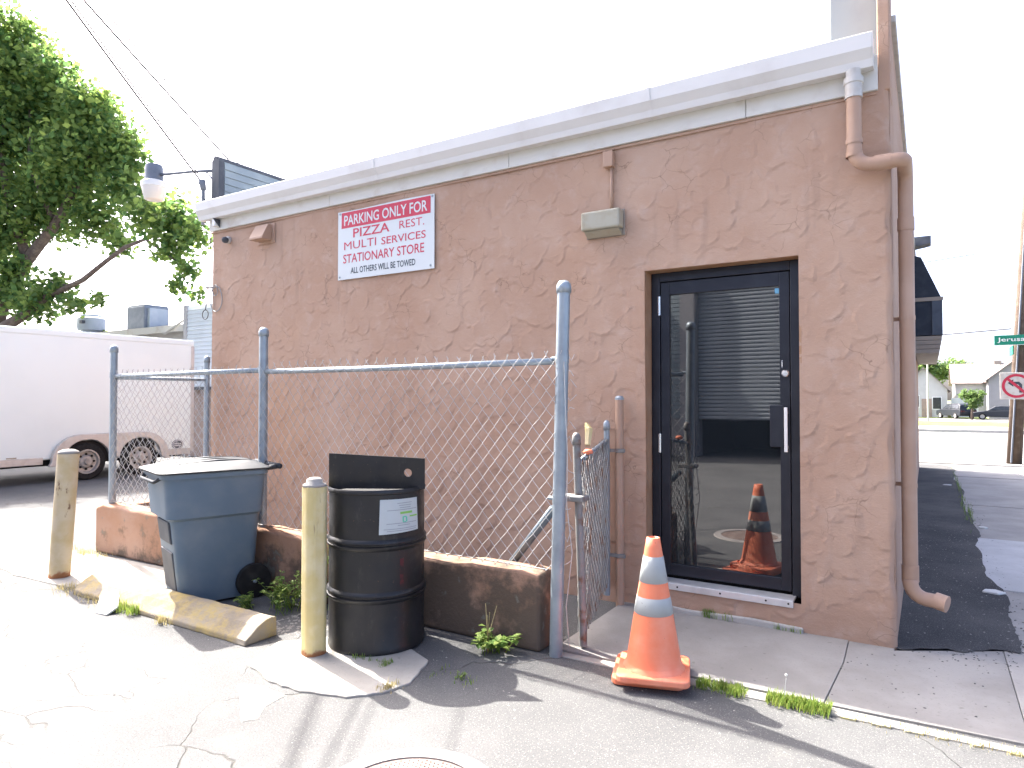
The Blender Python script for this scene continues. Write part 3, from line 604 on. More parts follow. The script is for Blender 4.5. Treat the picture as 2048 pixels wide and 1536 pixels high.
# ------------------------------------------------------------------ low wall and chain-link fence
mb = MB()
n = 40; top = []
for i in range(n+1):
    x = -6.38 + (-1.27+6.38)*i/n
    top.append((x, 0.468 + 0.010*sin(i*0.7) + 0.006*sin(i*2.3) - (0.03 if i == 0 else 0.0)))
mb.prism([(-6.38, 0.0)] + top[:] + [(-1.27, 0.0)], -1.17, -0.965, 'y'); mb2 = MB(); mb2.box(-6.36, -6.17, -0.964, 0.0, 0, 0.455)
W = thing('low_wall', (-3.8, -1.07, 0), 'low brown stucco wall stained dark under the chain-link fence', 'wall')
mb.build('wall', 'stucco_stained', W, bevel=0.022, seg=3); mb2.build('return_wall', 'stucco_stained', W, bevel=0.02)

def link_mesh(a, b, z0, z1, pw=0.094, ph=0.108, r=0.0024, jit=0.004, seed=1, n=4, barb=True, zoff=None):
    """woven wire between ground points a and b"""
    a = Vector((a[0], a[1], 0)); b = Vector((b[0], b[1], 0)); L = (b-a).length; u = (b-a)/L; nn = Vector((-u.y, u.x, 0))
    rr = random.Random(seed); mb = MB(); k1 = int((z1-z0)/(ph/2)); cnt = int(L/(pw/2))
    node = {}
    def nd(i, k):
        if (i, k) not in node: node[(i, k)] = (i*pw/2 + rr.uniform(-jit, jit), z0 + k*ph/2 + rr.uniform(-jit, jit))
        return node[(i, k)]
    for i in range(cnt):
        pts = []
        for k in range(k1+1):
            ii = i + ((k + i) % 2); s_, z = nd(ii, k)
            off = (1 if (ii - i) else -1)*r*0.9
            if zoff: z += zoff(s_)
            pts.append(a + u*s_ + nn*off + Vector((0, 0, z)))
        if barb:
            p = pts[-1]; pts.append(p + u*rr.uniform(-0.02, 0.02) + Vector((0, 0, rr.uniform(0.012, 0.03))))
        mb.tube(pts, r, n, False)
    return mb
FN = thing('chain_link_fence', (-3.7, -1.07, 0), 'galvanised chain-link fence with top rail standing along the low stucco wall', 'fence')
def post(name, base, top, r, parent, mat='galv', cap_r=None):
    mb = MB(); mb.tube([base, top], r, 16); o = mb.build(name, mat, parent, smooth=True, auto=True)
    cr = cap_r or r*1.16; c = top; mb = MB()
    mb.lathe([(cr, -0.035), (cr, 0.0), (cr*0.92, 0.018), (cr*0.6, 0.036), (0.0, 0.042)], c, 16); mb.build('cap', mat, o, smooth=True)
    return o
P1 = (-6.26, -1.07); P2 = (-3.95, -1.07); P3b = (-1.17, -1.15); P3t = (-1.125, -1.125); P4 = (-6.17, -0.10)
p_1 = post('post', (P1[0], P1[1], 0.40), (P1[0], P1[1], 2.03), 0.034, FN)
p_2 = post('post', (P2[0], P2[1], 0.40), (P2[0], P2[1], 2.08), 0.036, FN)
p_3 = post('post', (*P3b, 0.0), (*P3t, 2.20), 0.039, FN)
p_4 = post('post', (*P4, 0.0), (*P4, 1.97), 0.03, FN)
mb = MB(); mb.tube([(P1[0]+0.03, P1[1], 1.755), (P2[0], P2[1], 1.765)], 0.021, 12); mb.build('top_rail', 'galv', FN, smooth=True)
mb = MB(); mb.tube([(P2[0], P2[1]-0.0, 1.752), (-2.6, -1.085, 1.748), (-1.20, -1.125, 1.756)], 0.021, 12); mb.build('top_rail', 'galv', FN, smooth=True)
mb = MB(); mb.tube([(P1[0], P1[1], 1.74), (P4[0], P4[1], 1.74)], 0.019, 10); mb.build('top_rail', 'galv', FN, smooth=True)
mb = MB(); mb.tube([(P3b[0]-0.045, P3b[1]+0.06, 0.86), (-1.62, -0.93, 0.44)], 0.026, 12); mb.build('brace', 'brace', FN, smooth=True)
for z, p in ((1.77, p_3), (0.93, p_3)):
    x = P3b[0] + (P3t[0]-P3b[0])*z/2.2; y = P3b[1] + (P3t[1]-P3b[1])*z/2.2
    mb = MB(); mb.tube([(x, y, z-0.025), (x, y, z+0.025)], 0.0415, 16); mb.tube([(x-0.03, y, z), (x-0.075, y+0.005, z)], 0.012, 6); mb.build('tension_band', 'galv', p, smooth=True, auto=True)
for z in (1.765,):
    mb = MB(); mb.tube([(P2[0], P2[1], z-0.03), (P2[0], P2[1], z+0.03)], 0.039, 16); mb.build('tension_band', 'galv', p_2, smooth=True, auto=True)
    mb = MB(); mb.tube([(P1[0], P1[1], z-0.03), (P1[0], P1[1], z+0.03)], 0.037, 16); mb.build('tension_band', 'galv', p_1, smooth=True, auto=True)
o = link_mesh((P1[0]+0.02, -1.098), (P2[0]-0.01, -1.105), 0.49, 1.80, seed=2).build('chain_link_mesh', 'wire', FN, fix=False); o['kind'] = 'stuff'
o = link_mesh((P2[0]+0.0, -1.106), (-1.125, -1.168), 0.50, 1.83, seed=3, zoff=lambda s: 0.012*sin(s*2.2)).build('chain_link_mesh', 'wire', FN, fix=False); o['kind'] = 'stuff'
o = link_mesh((P1[0]+0.02, P1[1]+0.02), (P4[0]+0.02, P4[1]), 0.48, 1.80, seed=4).build('chain_link_mesh', 'wire', FN, fix=False); o['kind'] = 'stuff'
mb = MB(); mb.tube([(P1[0]+0.05, -1.10, 0.505), (-1.22, -1.16, 0.505)], 0.004, 5); mb.build('bottom_wire', 'galv_rust_shade', FN)
# loose wire ends by the end post
rr = random.Random(5); mb = MB()
for k in range(16):
    z = 0.55 + k*0.082; x0 = -1.10 + 0.045*(z-0.5)/1.7
    mb.tube([(x0-0.005, -1.165, z), (x0+0.012, -1.17, z+rr.uniform(-.03, .03)), (x0+rr.uniform(0.015, 0.045), -1.15, z+rr.uniform(-.05, .05))], 0.002, 4, False)
mb.tube([(-1.105, -1.165, 1.75), (-1.085, -1.16, 1.2), (-1.09, -1.16, 0.9), (-1.06, -1.15, 0.62), (-1.10, -1.15, 0.3), (-1.085, -1.14, 0.06)], 0.003, 5, False)
mb.build('loose_wire_end', 'wire', FN, fix=False)

GT = thing('chain_link_gate', (-1.2, -0.55, 0), 'small sagging chain-link gate standing open beside the end post', 'gate')
GA, GB = (-1.085, -0.99), (-1.30, -0.10)
g1 = post('upright', (GA[0]+0.02, GA[1], 0.03), (GA[0]-0.035, GA[1]+0.02, 1.28), 0.024, GT, 'galv_rust_shade')
g2 = post('upright', (GB[0], GB[1], 0.08), (GB[0], GB[1], 1.33), 0.022, GT, 'galv')
mb = MB(); mb.tube([(GA[0]-0.03, GA[1]+0.03, 1.13), (-1.2, -0.5, 1.19), (GB[0], GB[1], 1.22)], 0.016, 8); mb.build('gate_rail', 'galv', GT, smooth=True)
for q, (pw_, off) in enumerate(((0.06, 0.0), (0.07, 0.03), (0.055, -0.03))):
    o = link_mesh((GA[0]-0.0+off, GA[1]+0.02), (GB[0]+off*0.6, GB[1]), 0.10, 1.17, pw_, 0.09, 0.0022, 0.006, 9+q, zoff=lambda s: 0.09*s).build('chain_link_mesh', 'galv_rust_shade', GT, fix=False); o['kind'] = 'stuff'  # darker rusty wire stands in for the shade on this mesh
mb = MB(); mb.box(-1.20, -1.04, -1.06, -0.95, 0.905, 0.94); mb.xf(Matrix.Translation((0,0,0))); mb.build('gate_strap', 'galv_rust_shade', GT, bevel=0.008)
mb = MB(); mb.lathe([(0.0, 0.0), (0.028, 0.006), (0.034, 0.02), (0.02, 0.034), (0.0, 0.036)], (-1.13, -0.78, 1.17), 10); tag(mb.build('litter_scrap', 'yellow_litter', smooth=True), 'orange scrap caught on top of the open gate', 'litter')
mb = MB(); mb.tube([(-1.19, -0.66, 1.22), (-1.2, -0.62, 1.32), (-1.24, -0.58, 1.36)], [0.02, 0.028, 0.012], 6); tag(mb.build('litter_scrap', 'bollard'), 'pale yellow scrap stuck on the gate beside the wall', 'litter')
T = thing('pipe_post', (-1.2, -0.05, 0), 'tall brown painted pipe standing against the wall left of the door', 'pipe')
mb = MB(); mb.tube([(-1.215, -0.06, 0.0), (-1.215, -0.06, 1.53)], 0.031, 16); mb.build('pipe', 'pipe_brown', T, smooth=True, auto=True)
mb = MB(); mb.lathe([(0.034, 1.52), (0.034, 1.535), (0.02, 1.55)], (-1.215, -0.06, 0), 14); mb.build('cap', 'galv', T)
for z in (1.13, 0.36):
    mb = MB(); mb.lathe([(0.034, z), (0.034, z+0.03)], (-1.215, -0.06, 0), 16); mb.box(-1.34, -1.16, -0.10, -0.085, z+0.004, z+0.028); mb.build('strap', 'galv_rust_shade', T)
T = thing('gate_hinge_post', (-1.33, -0.08, 0), 'short brown pipe between the gate and the tall pipe', 'pipe')
mb = MB(); mb.tube([(-1.345, -0.05, 0.18), (-1.345, -0.05, 1.18)], 0.02, 12); mb.build('pipe', 'pipe_brown', T, smooth=True, auto=True)
mb = MB(); mb.lathe([(0.026, 0.34), (0.026, 0.40)], (-1.345, -0.05, 0), 12); mb.build('clamp', 'galv', T)

# ------------------------------------------------------------------ bollards, wheel stop, cones, bins
T = thing('bollard', (-2.405, -1.9, 0), 'pale yellow steel bollard on a concrete pad before the black drum', 'bollard', 'yellow bollards')
mb = MB(); c_, s2 = (-2.405, -1.90), 0.066
rp = []
for k in range(4):
    a0 = k*pi/2
    for q in np.linspace(-0.5, 0.5, 5):
        a = a0 + q*pi/2*0.55
        rp.append((c_[0] + (0.05*1.0)*0 + 0.0726*cos(a0 + 0.50 + q*0.9)*(1.0 if abs(q) < .3 else 0.965), c_[1] + 0.0726*sin(a0 + 0.50 + q*0.9)*(1.0 if abs(q) < .3 else 0.965)))
mb.prism(rp, 0.0, 1.005, 'z'); mb.build('post', 'bollard', T, bevel=0.004)
mb = MB(); mb.lathe([(0.072, 1.003), (0.066, 1.018), (0.05, 1.024), (0.047, 1.045), (0.03, 1.056), (0.0, 1.058)], (c_[0], c_[1], 0), 16); mb.build('concrete_cap', 'concrete', T, smooth=True)
T = thing('bollard', (-5.59, -1.84, 0), 'chipped leaning cream bollard in front of the trailer wheels', 'bollard', 'yellow bollards')
mb = MB(); mb.tube([(-5.60, -1.845, -0.02), (-5.545, -1.81, 1.06)], 0.082, 20); mb.build('post', 'bollard_old', T, smooth=True, auto=True)
mb = MB(); mb.lathe([(0.084, 0.0), (0.075, 0.02), (0.045, 0.035), (0.0, 0.04)], (-5.545, -1.81, 1.058), 18); mb.build('concrete_cap', 'concrete', T, smooth=True)

mb = MB(); prof = [(-2.035, 0.0), (-2.03, 0.035), (-1.985, 0.062), (-1.94, 0.10), (-1.88, 0.128), (-1.83, 0.132), (-1.80, 0.12), (-1.795, 0.0)]
m_ = 24; rr = random.Random(2)
V = []; F = []
for i in range(m_+1):
    x = -4.98 + (4.98-2.865)*i/m_
    for (y, z) in prof: V.append((x, y + rr.uniform(-.004, .004), max(0, z + rr.uniform(-.005, .003)) if z else 0))
k = len(prof)
for i in range(m_):
    for j in range(k): F.append((i*k+j, (i+1)*k+j, (i+1)*k+(j+1) % k, i*k+(j+1) % k))
F += [tuple(range(k-1, -1, -1)), tuple(range(m_*k, m_*k+k))]
mb.add(V, F); tag(mb.build('wheel_stop', 'stop', bevel=0.008), 'long low concrete wheel stop with worn yellow paint before the bins', 'wheel stop')

def cone_parts(root, c, z0, full=True, rot=0.0, s=1.0):
    mb = MB(); h = 0.19*s; rp = []
    for k in range(4):
        for q in np.linspace(0, pi/2, 5):
            a = k*pi/2 + q; cx_, cy_ = h*0.78*(1 if k in (0, 3) else -1), h*0.78*(1 if k in (0, 1) else -1)
            rp.append((c[0] + (cx_*cos(rot)-cy_*sin(rot)) + 0.22*h*cos(a+rot), c[1] + (cx_*sin(rot)+cy_*cos(rot)) + 0.22*h*sin(a+rot)))
    mb.prism(rp, z0, z0+0.038, 'z'); mb.build('base', 'cone', root, bevel=0.010, seg=3)
    if not full:
        mb = MB(); mb.lathe([(0.145, z0+0.037), (0.118, z0+0.09)], (*c, 0), 28, cap=False); mb.build('body', 'cone', root, smooth=True); return
    z1 = z0 + 0.038; hh = 0.69
    def rad(t): return 0.152 - (0.152-0.036)*t
    segs = [(0.0, 0.42, 'cone', 0.0), (0.42, 0.55, 'cone_white', 0.0012), (0.55, 0.66, 'cone', 0.0), (0.66, 0.86, 'cone_white', 0.0012), (0.86, 1.0, 'cone', 0.0)]
    mb = MB(); mb.lathe([(0.166, z1-0.001), (0.158, z1+0.012), (rad(0.02), z1+0.022)] + [(rad(t), z1+hh*t) for t in np.linspace(0.04, 1, 14)] + [(0.028, z1+hh+0.002), (0.028, z1+hh-0.05)], (*c, 0), 40, cap=False)
    body = mb.build('body', 'cone', root, smooth=True)
    for t0, t1 in ((0.42, 0.55), (0.66, 0.86)):
        mb = MB(); mb.lathe([(rad(t0)+0.0003, z1+hh*t0), (rad(t0)+0.0017, z1+hh*t0+0.001), (rad(t1)+0.0017, z1+hh*t1-0.001), (rad(t1)+0.0003, z1+hh*t1)], (*c, 0), 40, cap=False); mb.build('reflective_collar', 'cone_white', root, smooth=True)
T = thing('traffic_cone', (-0.535, -1.16, 0.05), 'orange traffic cone with two white collars nested on another cone', 'cone')
cone_parts(T, (-0.55, -1.185), 0.046, True, 0.30)
T = thing('traffic_cone', (-0.56, -1.145, 0), 'lower orange cone base showing under the nested traffic cone', 'cone')
cone_parts(T, (-0.60, -1.125), 0.004, False, 0.30)

# wheeled bin
TH = radians(72); WB = thing('wheeled_bin', (-4.03, -1.475, 0), 'blue-grey wheeled rubbish bin with domed lid behind the wheel stop', 'bin', rz=TH)
def ring(hl0, hl1, hw, z, r=0.06, n=5):
    """rounded rectangle, x from -hl0 to hl1"""
    P = []
    for (cx_, cy_, a0) in ((hl1-r, hw-r, 0), (-hl0+r, hw-r, pi/2), (-hl0+r, -hw+r, pi), (hl1-r, -hw+r, 1.5*pi)):
        for q in range(n+1): a = a0 + pi/2*q/n; P.append((cx_ + r*cos(a), cy_ + r*sin(a), z))
    return P
def loft(rings, cap=True):
    mb = MB(); n = len(rings[0]); V = [p for r in rings for p in r]; F = []
    for i in range(len(rings)-1):
        for k in range(n): F.append((i*n+k, i*n+(k+1) % n, (i+1)*n+(k+1) % n, (i+1)*n+k))
    if cap: F += [tuple(range(n-1, -1, -1)), tuple(range((len(rings)-1)*n, len(rings)*n))]
    return mb.add(V, F)
loft([ring(0.27, 0.25, 0.235, 0.02, 0.07), ring(0.30, 0.265, 0.25, 0.25, 0.07), ring(0.335, 0.285, 0.268, 0.60, 0.07), ring(0.345, 0.29, 0.272, 0.64, 0.07), ring(0.385, 0.305, 0.295, 0.66, 0.075), ring(0.40, 0.315, 0.305, 0.86, 0.075), ring(0.405, 0.32, 0.31, 0.95, 0.075), ring(0.43, 0.335, 0.335, 0.952, 0.08), ring(0.435, 0.335, 0.335, 0.985, 0.08)]).build('body', 'bin', WB, smooth=True, auto=True, local=True)
lid = loft([ring(0.455, 0.36, 0.35, 0.987, 0.08), ring(0.46, 0.36, 0.355, 1.0, 0.08), ring(0.43, 0.33, 0.33, 1.012, 0.09), ring(0.28, 0.28, 0.25, 1.043, 0.09), ring(0.12, 0.24, 0.14, 1.056, 0.06)]).build('lid', 'bin_lid', WB, smooth=True, auto=True, local=True)
for yy in (-0.17, 0.0, 0.17):
    mb = MB(); mb.tube([(-0.42, yy, 1.006), (-0.28, yy*0.95, 1.036), (0.0, yy*0.9, 1.052), (0.25, yy*0.9, 1.046)], [0.012, 0.016, 0.016, 0.01], 8); mb.build('rib', 'bin_lid', lid, smooth=True, local=True)
mb = MB(); mb.tube([(0.43, -0.27, 0.995), (0.43, 0.27, 0.995)], 0.022, 10); mb.tube([(0.32, -0.25, 0.985), (0.43, -0.25, 0.995)], 0.020, 8); mb.tube([(0.32, 0.25, 0.985), (0.43, 0.25, 0.995)], 0.020, 8); mb.build('handle', 'bin_lid', WB, smooth=True, local=True)
for s_ in (-1, 1):
    mb = MB(); mb.lathe([(0.0, -0.03), (0.04, -0.034), (0.05, -0.028), (0.10, -0.028), (0.125, -0.026), (0.132, -0.01), (0.132, 0.01), (0.125, 0.026), (0.10, 0.028), (0.0, 0.03)], (0.23, s_*0.275, 0.132), 28, 'y', cap=False); mb.build('wheel', 'rubber', WB, smooth=True, auto=True, local=True)
    mb = MB(); mb.lathe([(0.016, s_*0.034), (0.01, s_*0.044)], (0.23, s_*0.275, 0.132), 10, 'y'); mb.build('axle_cap', 'galv', WB, local=True)
for z0, z1 in ((0.10, 0.40), (0.46, 0.625)):
    mb = MB(); f0 = 0.27+0.075*z0/0.6; f1 = 0.27+0.075*z1/0.6
    mb.add([(-f0-0.006, -0.16, z0), (-f0-0.006, 0.16, z0), (-f1-0.006, 0.16, z1), (-f1-0.006, -0.16, z1), (-f0+0.03, -0.16, z0), (-f0+0.03, 0.16, z0), (-f1+0.03, 0.16, z1), (-f1+0.03, -0.16, z1)], [(0,1,2,3),(7,6,5,4),(0,4,5,1),(1,5,6,2),(2,6,7,3),(3,7,4,0)])
    mb.build('recess_shade', 'dark_trim', WB, bevel=0.01, local=True)  # dark raised panels paint the shade of recesses that are not cut
mb = MB(); mb.tube([(-0.41, -0.24, 0.965), (-0.455, -0.2, 0.93), (-0.455, 0.2, 0.93), (-0.41, 0.24, 0.965)], 0.013, 8); mb.build('lift_bar', 'bin_lid', WB, smooth=True, local=True)

# black drum with a square lid standing open
DC = (-2.25, -1.525)
DR = thing('oil_drum', (*DC, 0), 'black waste-oil drum with its square lid standing open behind the bollard', 'drum')
r0 = 0.296
prof = [(r0-0.02, 0.012), (r0+0.004, 0.014), (r0+0.006, 0.03), (r0, 0.045)]
for zc in (0.345, 0.655): prof += [(r0, zc-0.035), (r0+0.006, zc-0.028), (r0+0.013, zc-0.016), (r0+0.013, zc-0.008), (r0+0.003, zc-0.002), (r0+0.003, zc+0.004), (r0+0.013, zc+0.010), (r0+0.013, zc+0.018), (r0+0.006, zc+0.028), (r0, zc+0.035)]
prof += [(r0, 0.955), (r0+0.007, 0.96), (r0+0.009, 0.975), (r0+0.003, 0.985), (r0-0.008, 0.982), (r0-0.010, 0.930)]
mb = MB(); mb.lathe(prof, (*DC, 0), 48, cap=False)
o = mb.build('drum', 'drum', DR, smooth=True, auto=True)
mb = MB(); mb.lathe([(0.0, 0.945), (r0-0.009, 0.943)], (*DC, 0), 48, cap=False); mb.build('opening_shade', 'black', DR, smooth=True)  # matt black disc puts the dark of the open drum into colour
la = radians(29); u = Vector((cos(la), sin(la), 0)); nv = Vector((-sin(la), cos(la), 0)); rc = Vector((-1.915, -1.465, 0)); lc = rc - u*0.60
mb = MB(); th = nv*0.012
def holed(a, u, w_, z0, z1, cu, cz, cr, th):
    n = 24; V = []; F = []
    for dpt in (Vector((0,0,0)), th):
        V += [a + dpt + Vector((0,0,z0)), a + u*w_ + dpt + Vector((0,0,z0)), a + u*w_ + dpt + Vector((0,0,z1)), a + dpt + Vector((0,0,z1))]
        for k in range(n): q = 2*pi*k/n; V.append(a + u*(cu + cr*cos(q)) + dpt + Vector((0,0,cz + cr*sin(q))))
    corner = [1, 2, 3, 0]
    def face(o):
        out = []
        for k in range(n):
            q = (k+0.5)/n; c1 = [2, 3, 0, 1][int(q*4) % 4]; out.append((o+4+k, o+4+(k+1) % n, o+c1))
        for c1, kk in ((2, 0), (3, 6), (0, 12), (1, 18)):
            prev = {2: 1, 3: 2, 0: 3, 1: 0}[c1]; out.append((o+4+kk, o+c1, o+prev))
        return out
    F += face(0) + face(4+n)
    m = 4+n
    for k in range(n): F.append((4+k, 4+(k+1) % n, m+4+(k+1) % n, m+4+k))
    for k in range(4): F.append((k, (k+1) % 4, m+(k+1) % 4, m+k))
    return V, F
V, F = holed(lc, u, 0.60, 0.972, 1.160, 0.495, 1.066, 0.025, th); V = [p + Vector((0, 0, 0.03*(1-(p-lc).dot(u)/0.60))) if p.z > 1.0 else p for p in V]; mb.add(V, F); mb.build('lid', 'drum', DR)
mb = MB()
for t in (0.1, 0.5): p = lc + u*t + nv*0.016; mb.tube([p + u*-0.03 + Vector((0,0,0.99)), p + u*0.03 + Vector((0,0,0.99))], 0.008, 8)
mb.build('lid_hinge', 'galv_rust_shade', DR)
# rear half deck that the lid is hinged to
mb = MB(); pts = [(DC[0] + (r0-0.004)*cos(a), DC[1] + (r0-0.004)*sin(a)) for a in np.linspace(la + radians(36), la + radians(144), 14)]; mb.prism(pts, 0.972, 0.980, 'z'); mb.build('deck', 'black', DR)
# notice pasted on the drum, curved round it
def on_drum(a, z, dr=0.0): return (DC[0] + (r0+dr)*cos(a), DC[1] + (r0+dr)*sin(a), z)
A0, A1 = radians(-44), radians(6)
PN = thing('paper_notice', on_drum((A0+A1)/2, 0.7), 'white printed notice with green marks pasted on the black drum', 'notice')
mb = MB(); V = []; F = []; n = 12
for i in range(n+1):
    a = A0 + (A1-A0)*i/n; sk = -0.01*(1-i/n)
    V += [on_drum(a + radians(-1.2), 0.724 + 0.008*(i/n), 0.0152), on_drum(a, 0.925 + 0.004*(1-i/n), 0.0020)]
for i in range(n): F.append((2*i, 2*i+2, 2*i+3, 2*i+1))
mb.add(V, F); mb.build('sheet', 'paper', PN, smooth=True)
def strip(mat, a0, a1, z0, z1, name='print_line'):
    mb = MB(); V = []; F = []; n = 6
    for i in range(n+1):
        a = A0 + (A1-A0)*(a0+(a1-a0)*i/n); 
        for z in (z0, z1):
            zz = 0.724 + (z-0.716)*0.201/0.179; dr = 0.0020 + (0.0152-0.002)*(0.925-zz)/0.201 + 0.0012; V.append(on_drum(a, zz, dr))
    for i in range(n): F.append((2*i, 2*i+2, 2*i+3, 2*i+1))
    mb.add(V, F); mb.build(name, mat, PN)
for a0, a1, z in ((.4, .8, .873), (.44, .78, .861), (.46, .76, .849), (.16, .95, .838), (.14, .92, .768), (.4, .72, .757), (.08, .92, .740), (.15, .9, .730)): strip('ink', a0, a1, z, z+0.0035)
strip('green_ink', .47, .8, .817, .829); strip('green_ink', .72, .96, .797, .805)
for a0, a1, z0, z1 in ((.52, .56, .775, .803), (.61, .65, .775, .80), (.53, .63, .798, .805), (.54, .62, .772, .778)): strip('teal_ink', a0, a1, z0, z1, 'recycling_mark')
mb = MB(); V = []; F = []
for i in range(5):
    a = radians(-20) + radians(5)*i/4
    for z in (0.40, 0.57): V.append(on_drum(a, z, 0.0015))
for i in range(4): F.append((2*i, 2*i+2, 2*i+3, 2*i+1))
mb.add(V, F); mb.build('red_smear', 'drum_red', DR)

# manhole cover at the bottom edge of the picture
T = thing('manhole_cover', (-0.97, -2.73, 0), 'round iron manhole cover with pale ring in the asphalt', 'manhole cover')
mc = (-0.97, -2.73, 0)
mb = MB(); mb.lathe([(0.30, 0.0), (0.30, 0.012), (0.372, 0.012), (0.38, 0.0)], mc, 48, cap=False); mb.build('ring', 'iron_ring', T)
mb = MB(); mb.lathe([(0.0, 0.006), (0.297, 0.006), (0.297, 0.0)], mc, 48, cap=False); mb.build('plate', 'iron', T)
mb = MB(); rr = 0.285
for i in range(-14, 15):
    for j in range(-14, 15):
        x = i*0.02 + (0.01 if j % 2 else 0); y = j*0.02
        if x*x+y*y < rr*rr: mb.add([(mc[0]+x-.006, mc[1]+y, .0061), (mc[0]+x, mc[1]+y-.006, .0061), (mc[0]+x+.006, mc[1]+y, .0061), (mc[0]+x, mc[1]+y+.006, .0061), (mc[0]+x, mc[1]+y, .011)], [(0,1,4),(1,2,4),(2,3,4),(3,0,4)])
o = mb.build('tread', 'iron', T, fix=False); o['kind'] = 'stuff'

# ------------------------------------------------------------------ enclosed trailer
TX = -12.8
TR = thing('cargo_trailer', (TX-1.1, 2.0, 0), 'white enclosed cargo trailer with two axles parked behind the fence', 'trailer')
mb = MB(); mb.box(TX-2.2, TX, -1.8, 4.0, 0.42, 2.72); mb.build('body', 'trailer', TR, bevel=0.03)
mb = MB(); mb.box(TX-2.22, TX+0.012, -1.82, 4.02, 2.66, 2.79); mb.build('roof_trim', 'trailer', TR, bevel=0.03)
mb = MB(); mb.box(TX-0.05, TX+0.012, 3.95, 4.025, 0.40, 2.66); mb.build('corner_post', 'trailer_trim', TR, bevel=0.008)
mb = MB(); mb.box(TX-0.05, TX+0.010, -1.8, 1.12, 0.34, 0.47); mb.build('lower_rail', 'trailer_trim', TR, bevel=0.01)
mb = MB(); mb.box(TX-0.05, TX+0.010, 3.4, 3.95, 0.34, 0.47); mb.build('lower_rail', 'trailer_trim', TR, bevel=0.01)
mb = MB(); mb.box(TX-2.0, TX-0.15, -1.7, 3.9, 0.30, 0.41); mb.build('chassis', 'black', TR)
wy = (1.83, 2.84)
# fender: outer sheet with two wheel arches
pts = [(1.18, 0.30)]
for a in np.linspace(pi, pi/2, 8): pts.append((1.72 + 0.50*cos(a), 0.36 + 0.50*sin(a)))
for a in np.linspace(pi/2, 0, 8): pts.append((2.92 + 0.50*cos(a), 0.36 + 0.50*sin(a)))
pts += [(3.46, 0.30), (3.34, 0.30)]
for c0 in (wy[1], wy[0]):
    for a in np.linspace(0.02, pi-0.02, 12): pts.append((c0 + 0.42*cos(a), 0.36 + 0.40*sin(a)))
    if c0 == wy[1]: pts += [(2.40, 0.40), (2.27, 0.40)]
pts += [(1.36, 0.30)]
mb = MB(); mb.prism(pts, TX+0.012, TX+0.10, 'x'); mb.build('fender', 'trailer_trim', TR, bevel=0.012)
mb = MB(); mb.box(TX-0.3, TX+0.009, 1.5, 3.16, 0.35, 0.74); mb.build('wheel_well', 'black', TR)
def wheel(c, r, rim, wd, parent, rim_mat='rim', local=False):
    tyre = MB(); tyre.lathe([(rim, -wd/2), (r*0.93, -wd/2), (r, -wd*0.38), (r, wd*0.38), (r*0.93, wd/2), (rim, wd/2)], c, 32, 'x', cap=False); t = tyre.build('wheel', 'rubber', parent, smooth=True, auto=True, local=local)
    mb = MB(); mb.lathe([(rim+0.004, wd/2+0.004), (rim-0.02, wd/2+0.004), (rim-0.035, wd/2-0.05), (rim*0.62, wd/2-0.06), (rim*0.45, wd/2-0.02), (rim*0.25, wd/2-0.015), (rim*0.22, wd/2+0.03), (0, wd/2+0.03)], c, 32, 'x', cap=False); mb.build('rim', rim_mat, t, smooth=True, auto=True, local=local)
    mb = MB()
    for k in range(8): a = 2*pi*k/8; mb.lathe([(0.022, wd/2-0.045), (0.022, wd/2-0.032)], (c[0], c[1]+rim*0.62*cos(a), c[2]+rim*0.62*sin(a)), 10, 'x')
    o = mb.build('rim_hole', 'black', t, local=local); o['kind'] = 'stuff'
    return t
for y in wy: wheel((TX-0.02, y, 0.345), 0.345, 0.225, 0.20, TR)
mb = MB(); mb.lathe([(0.0, 0.014), (0.10, 0.014), (0.10, 0.0)], (0, 0, 0), 28, 'x', cap=False); mb.v = [(TX+x+0.001, 3.66+y*1.25, 0.56+z) for x, y, z in mb.v]; bd = mb.build('badge', 'dark_trim', TR)
mb = MB(); mb.lathe([(0.092, 0.0155), (0.082, 0.0155)], (0, 0, 0), 28, 'x', cap=False); mb.v = [(TX+x+0.001, 3.66+y*1.25, 0.56+z) for x, y, z in mb.v]; mb.build('badge_ring', 'white', bd)
for z in (0.575, 0.535):
    for k in range(5): mb = MB(); mb.box(TX+0.0155, TX+0.0165, 3.59+k*0.03, 3.61+k*0.03, z-0.012, z+0.012); mb.build('badge_mark', 'white', bd)
mb = MB(); mb.box(TX+0.001, TX+0.02, 0.55, 0.70, 0.48, 0.50); mb.build('marker_lamp', 'lens_cream', TR)

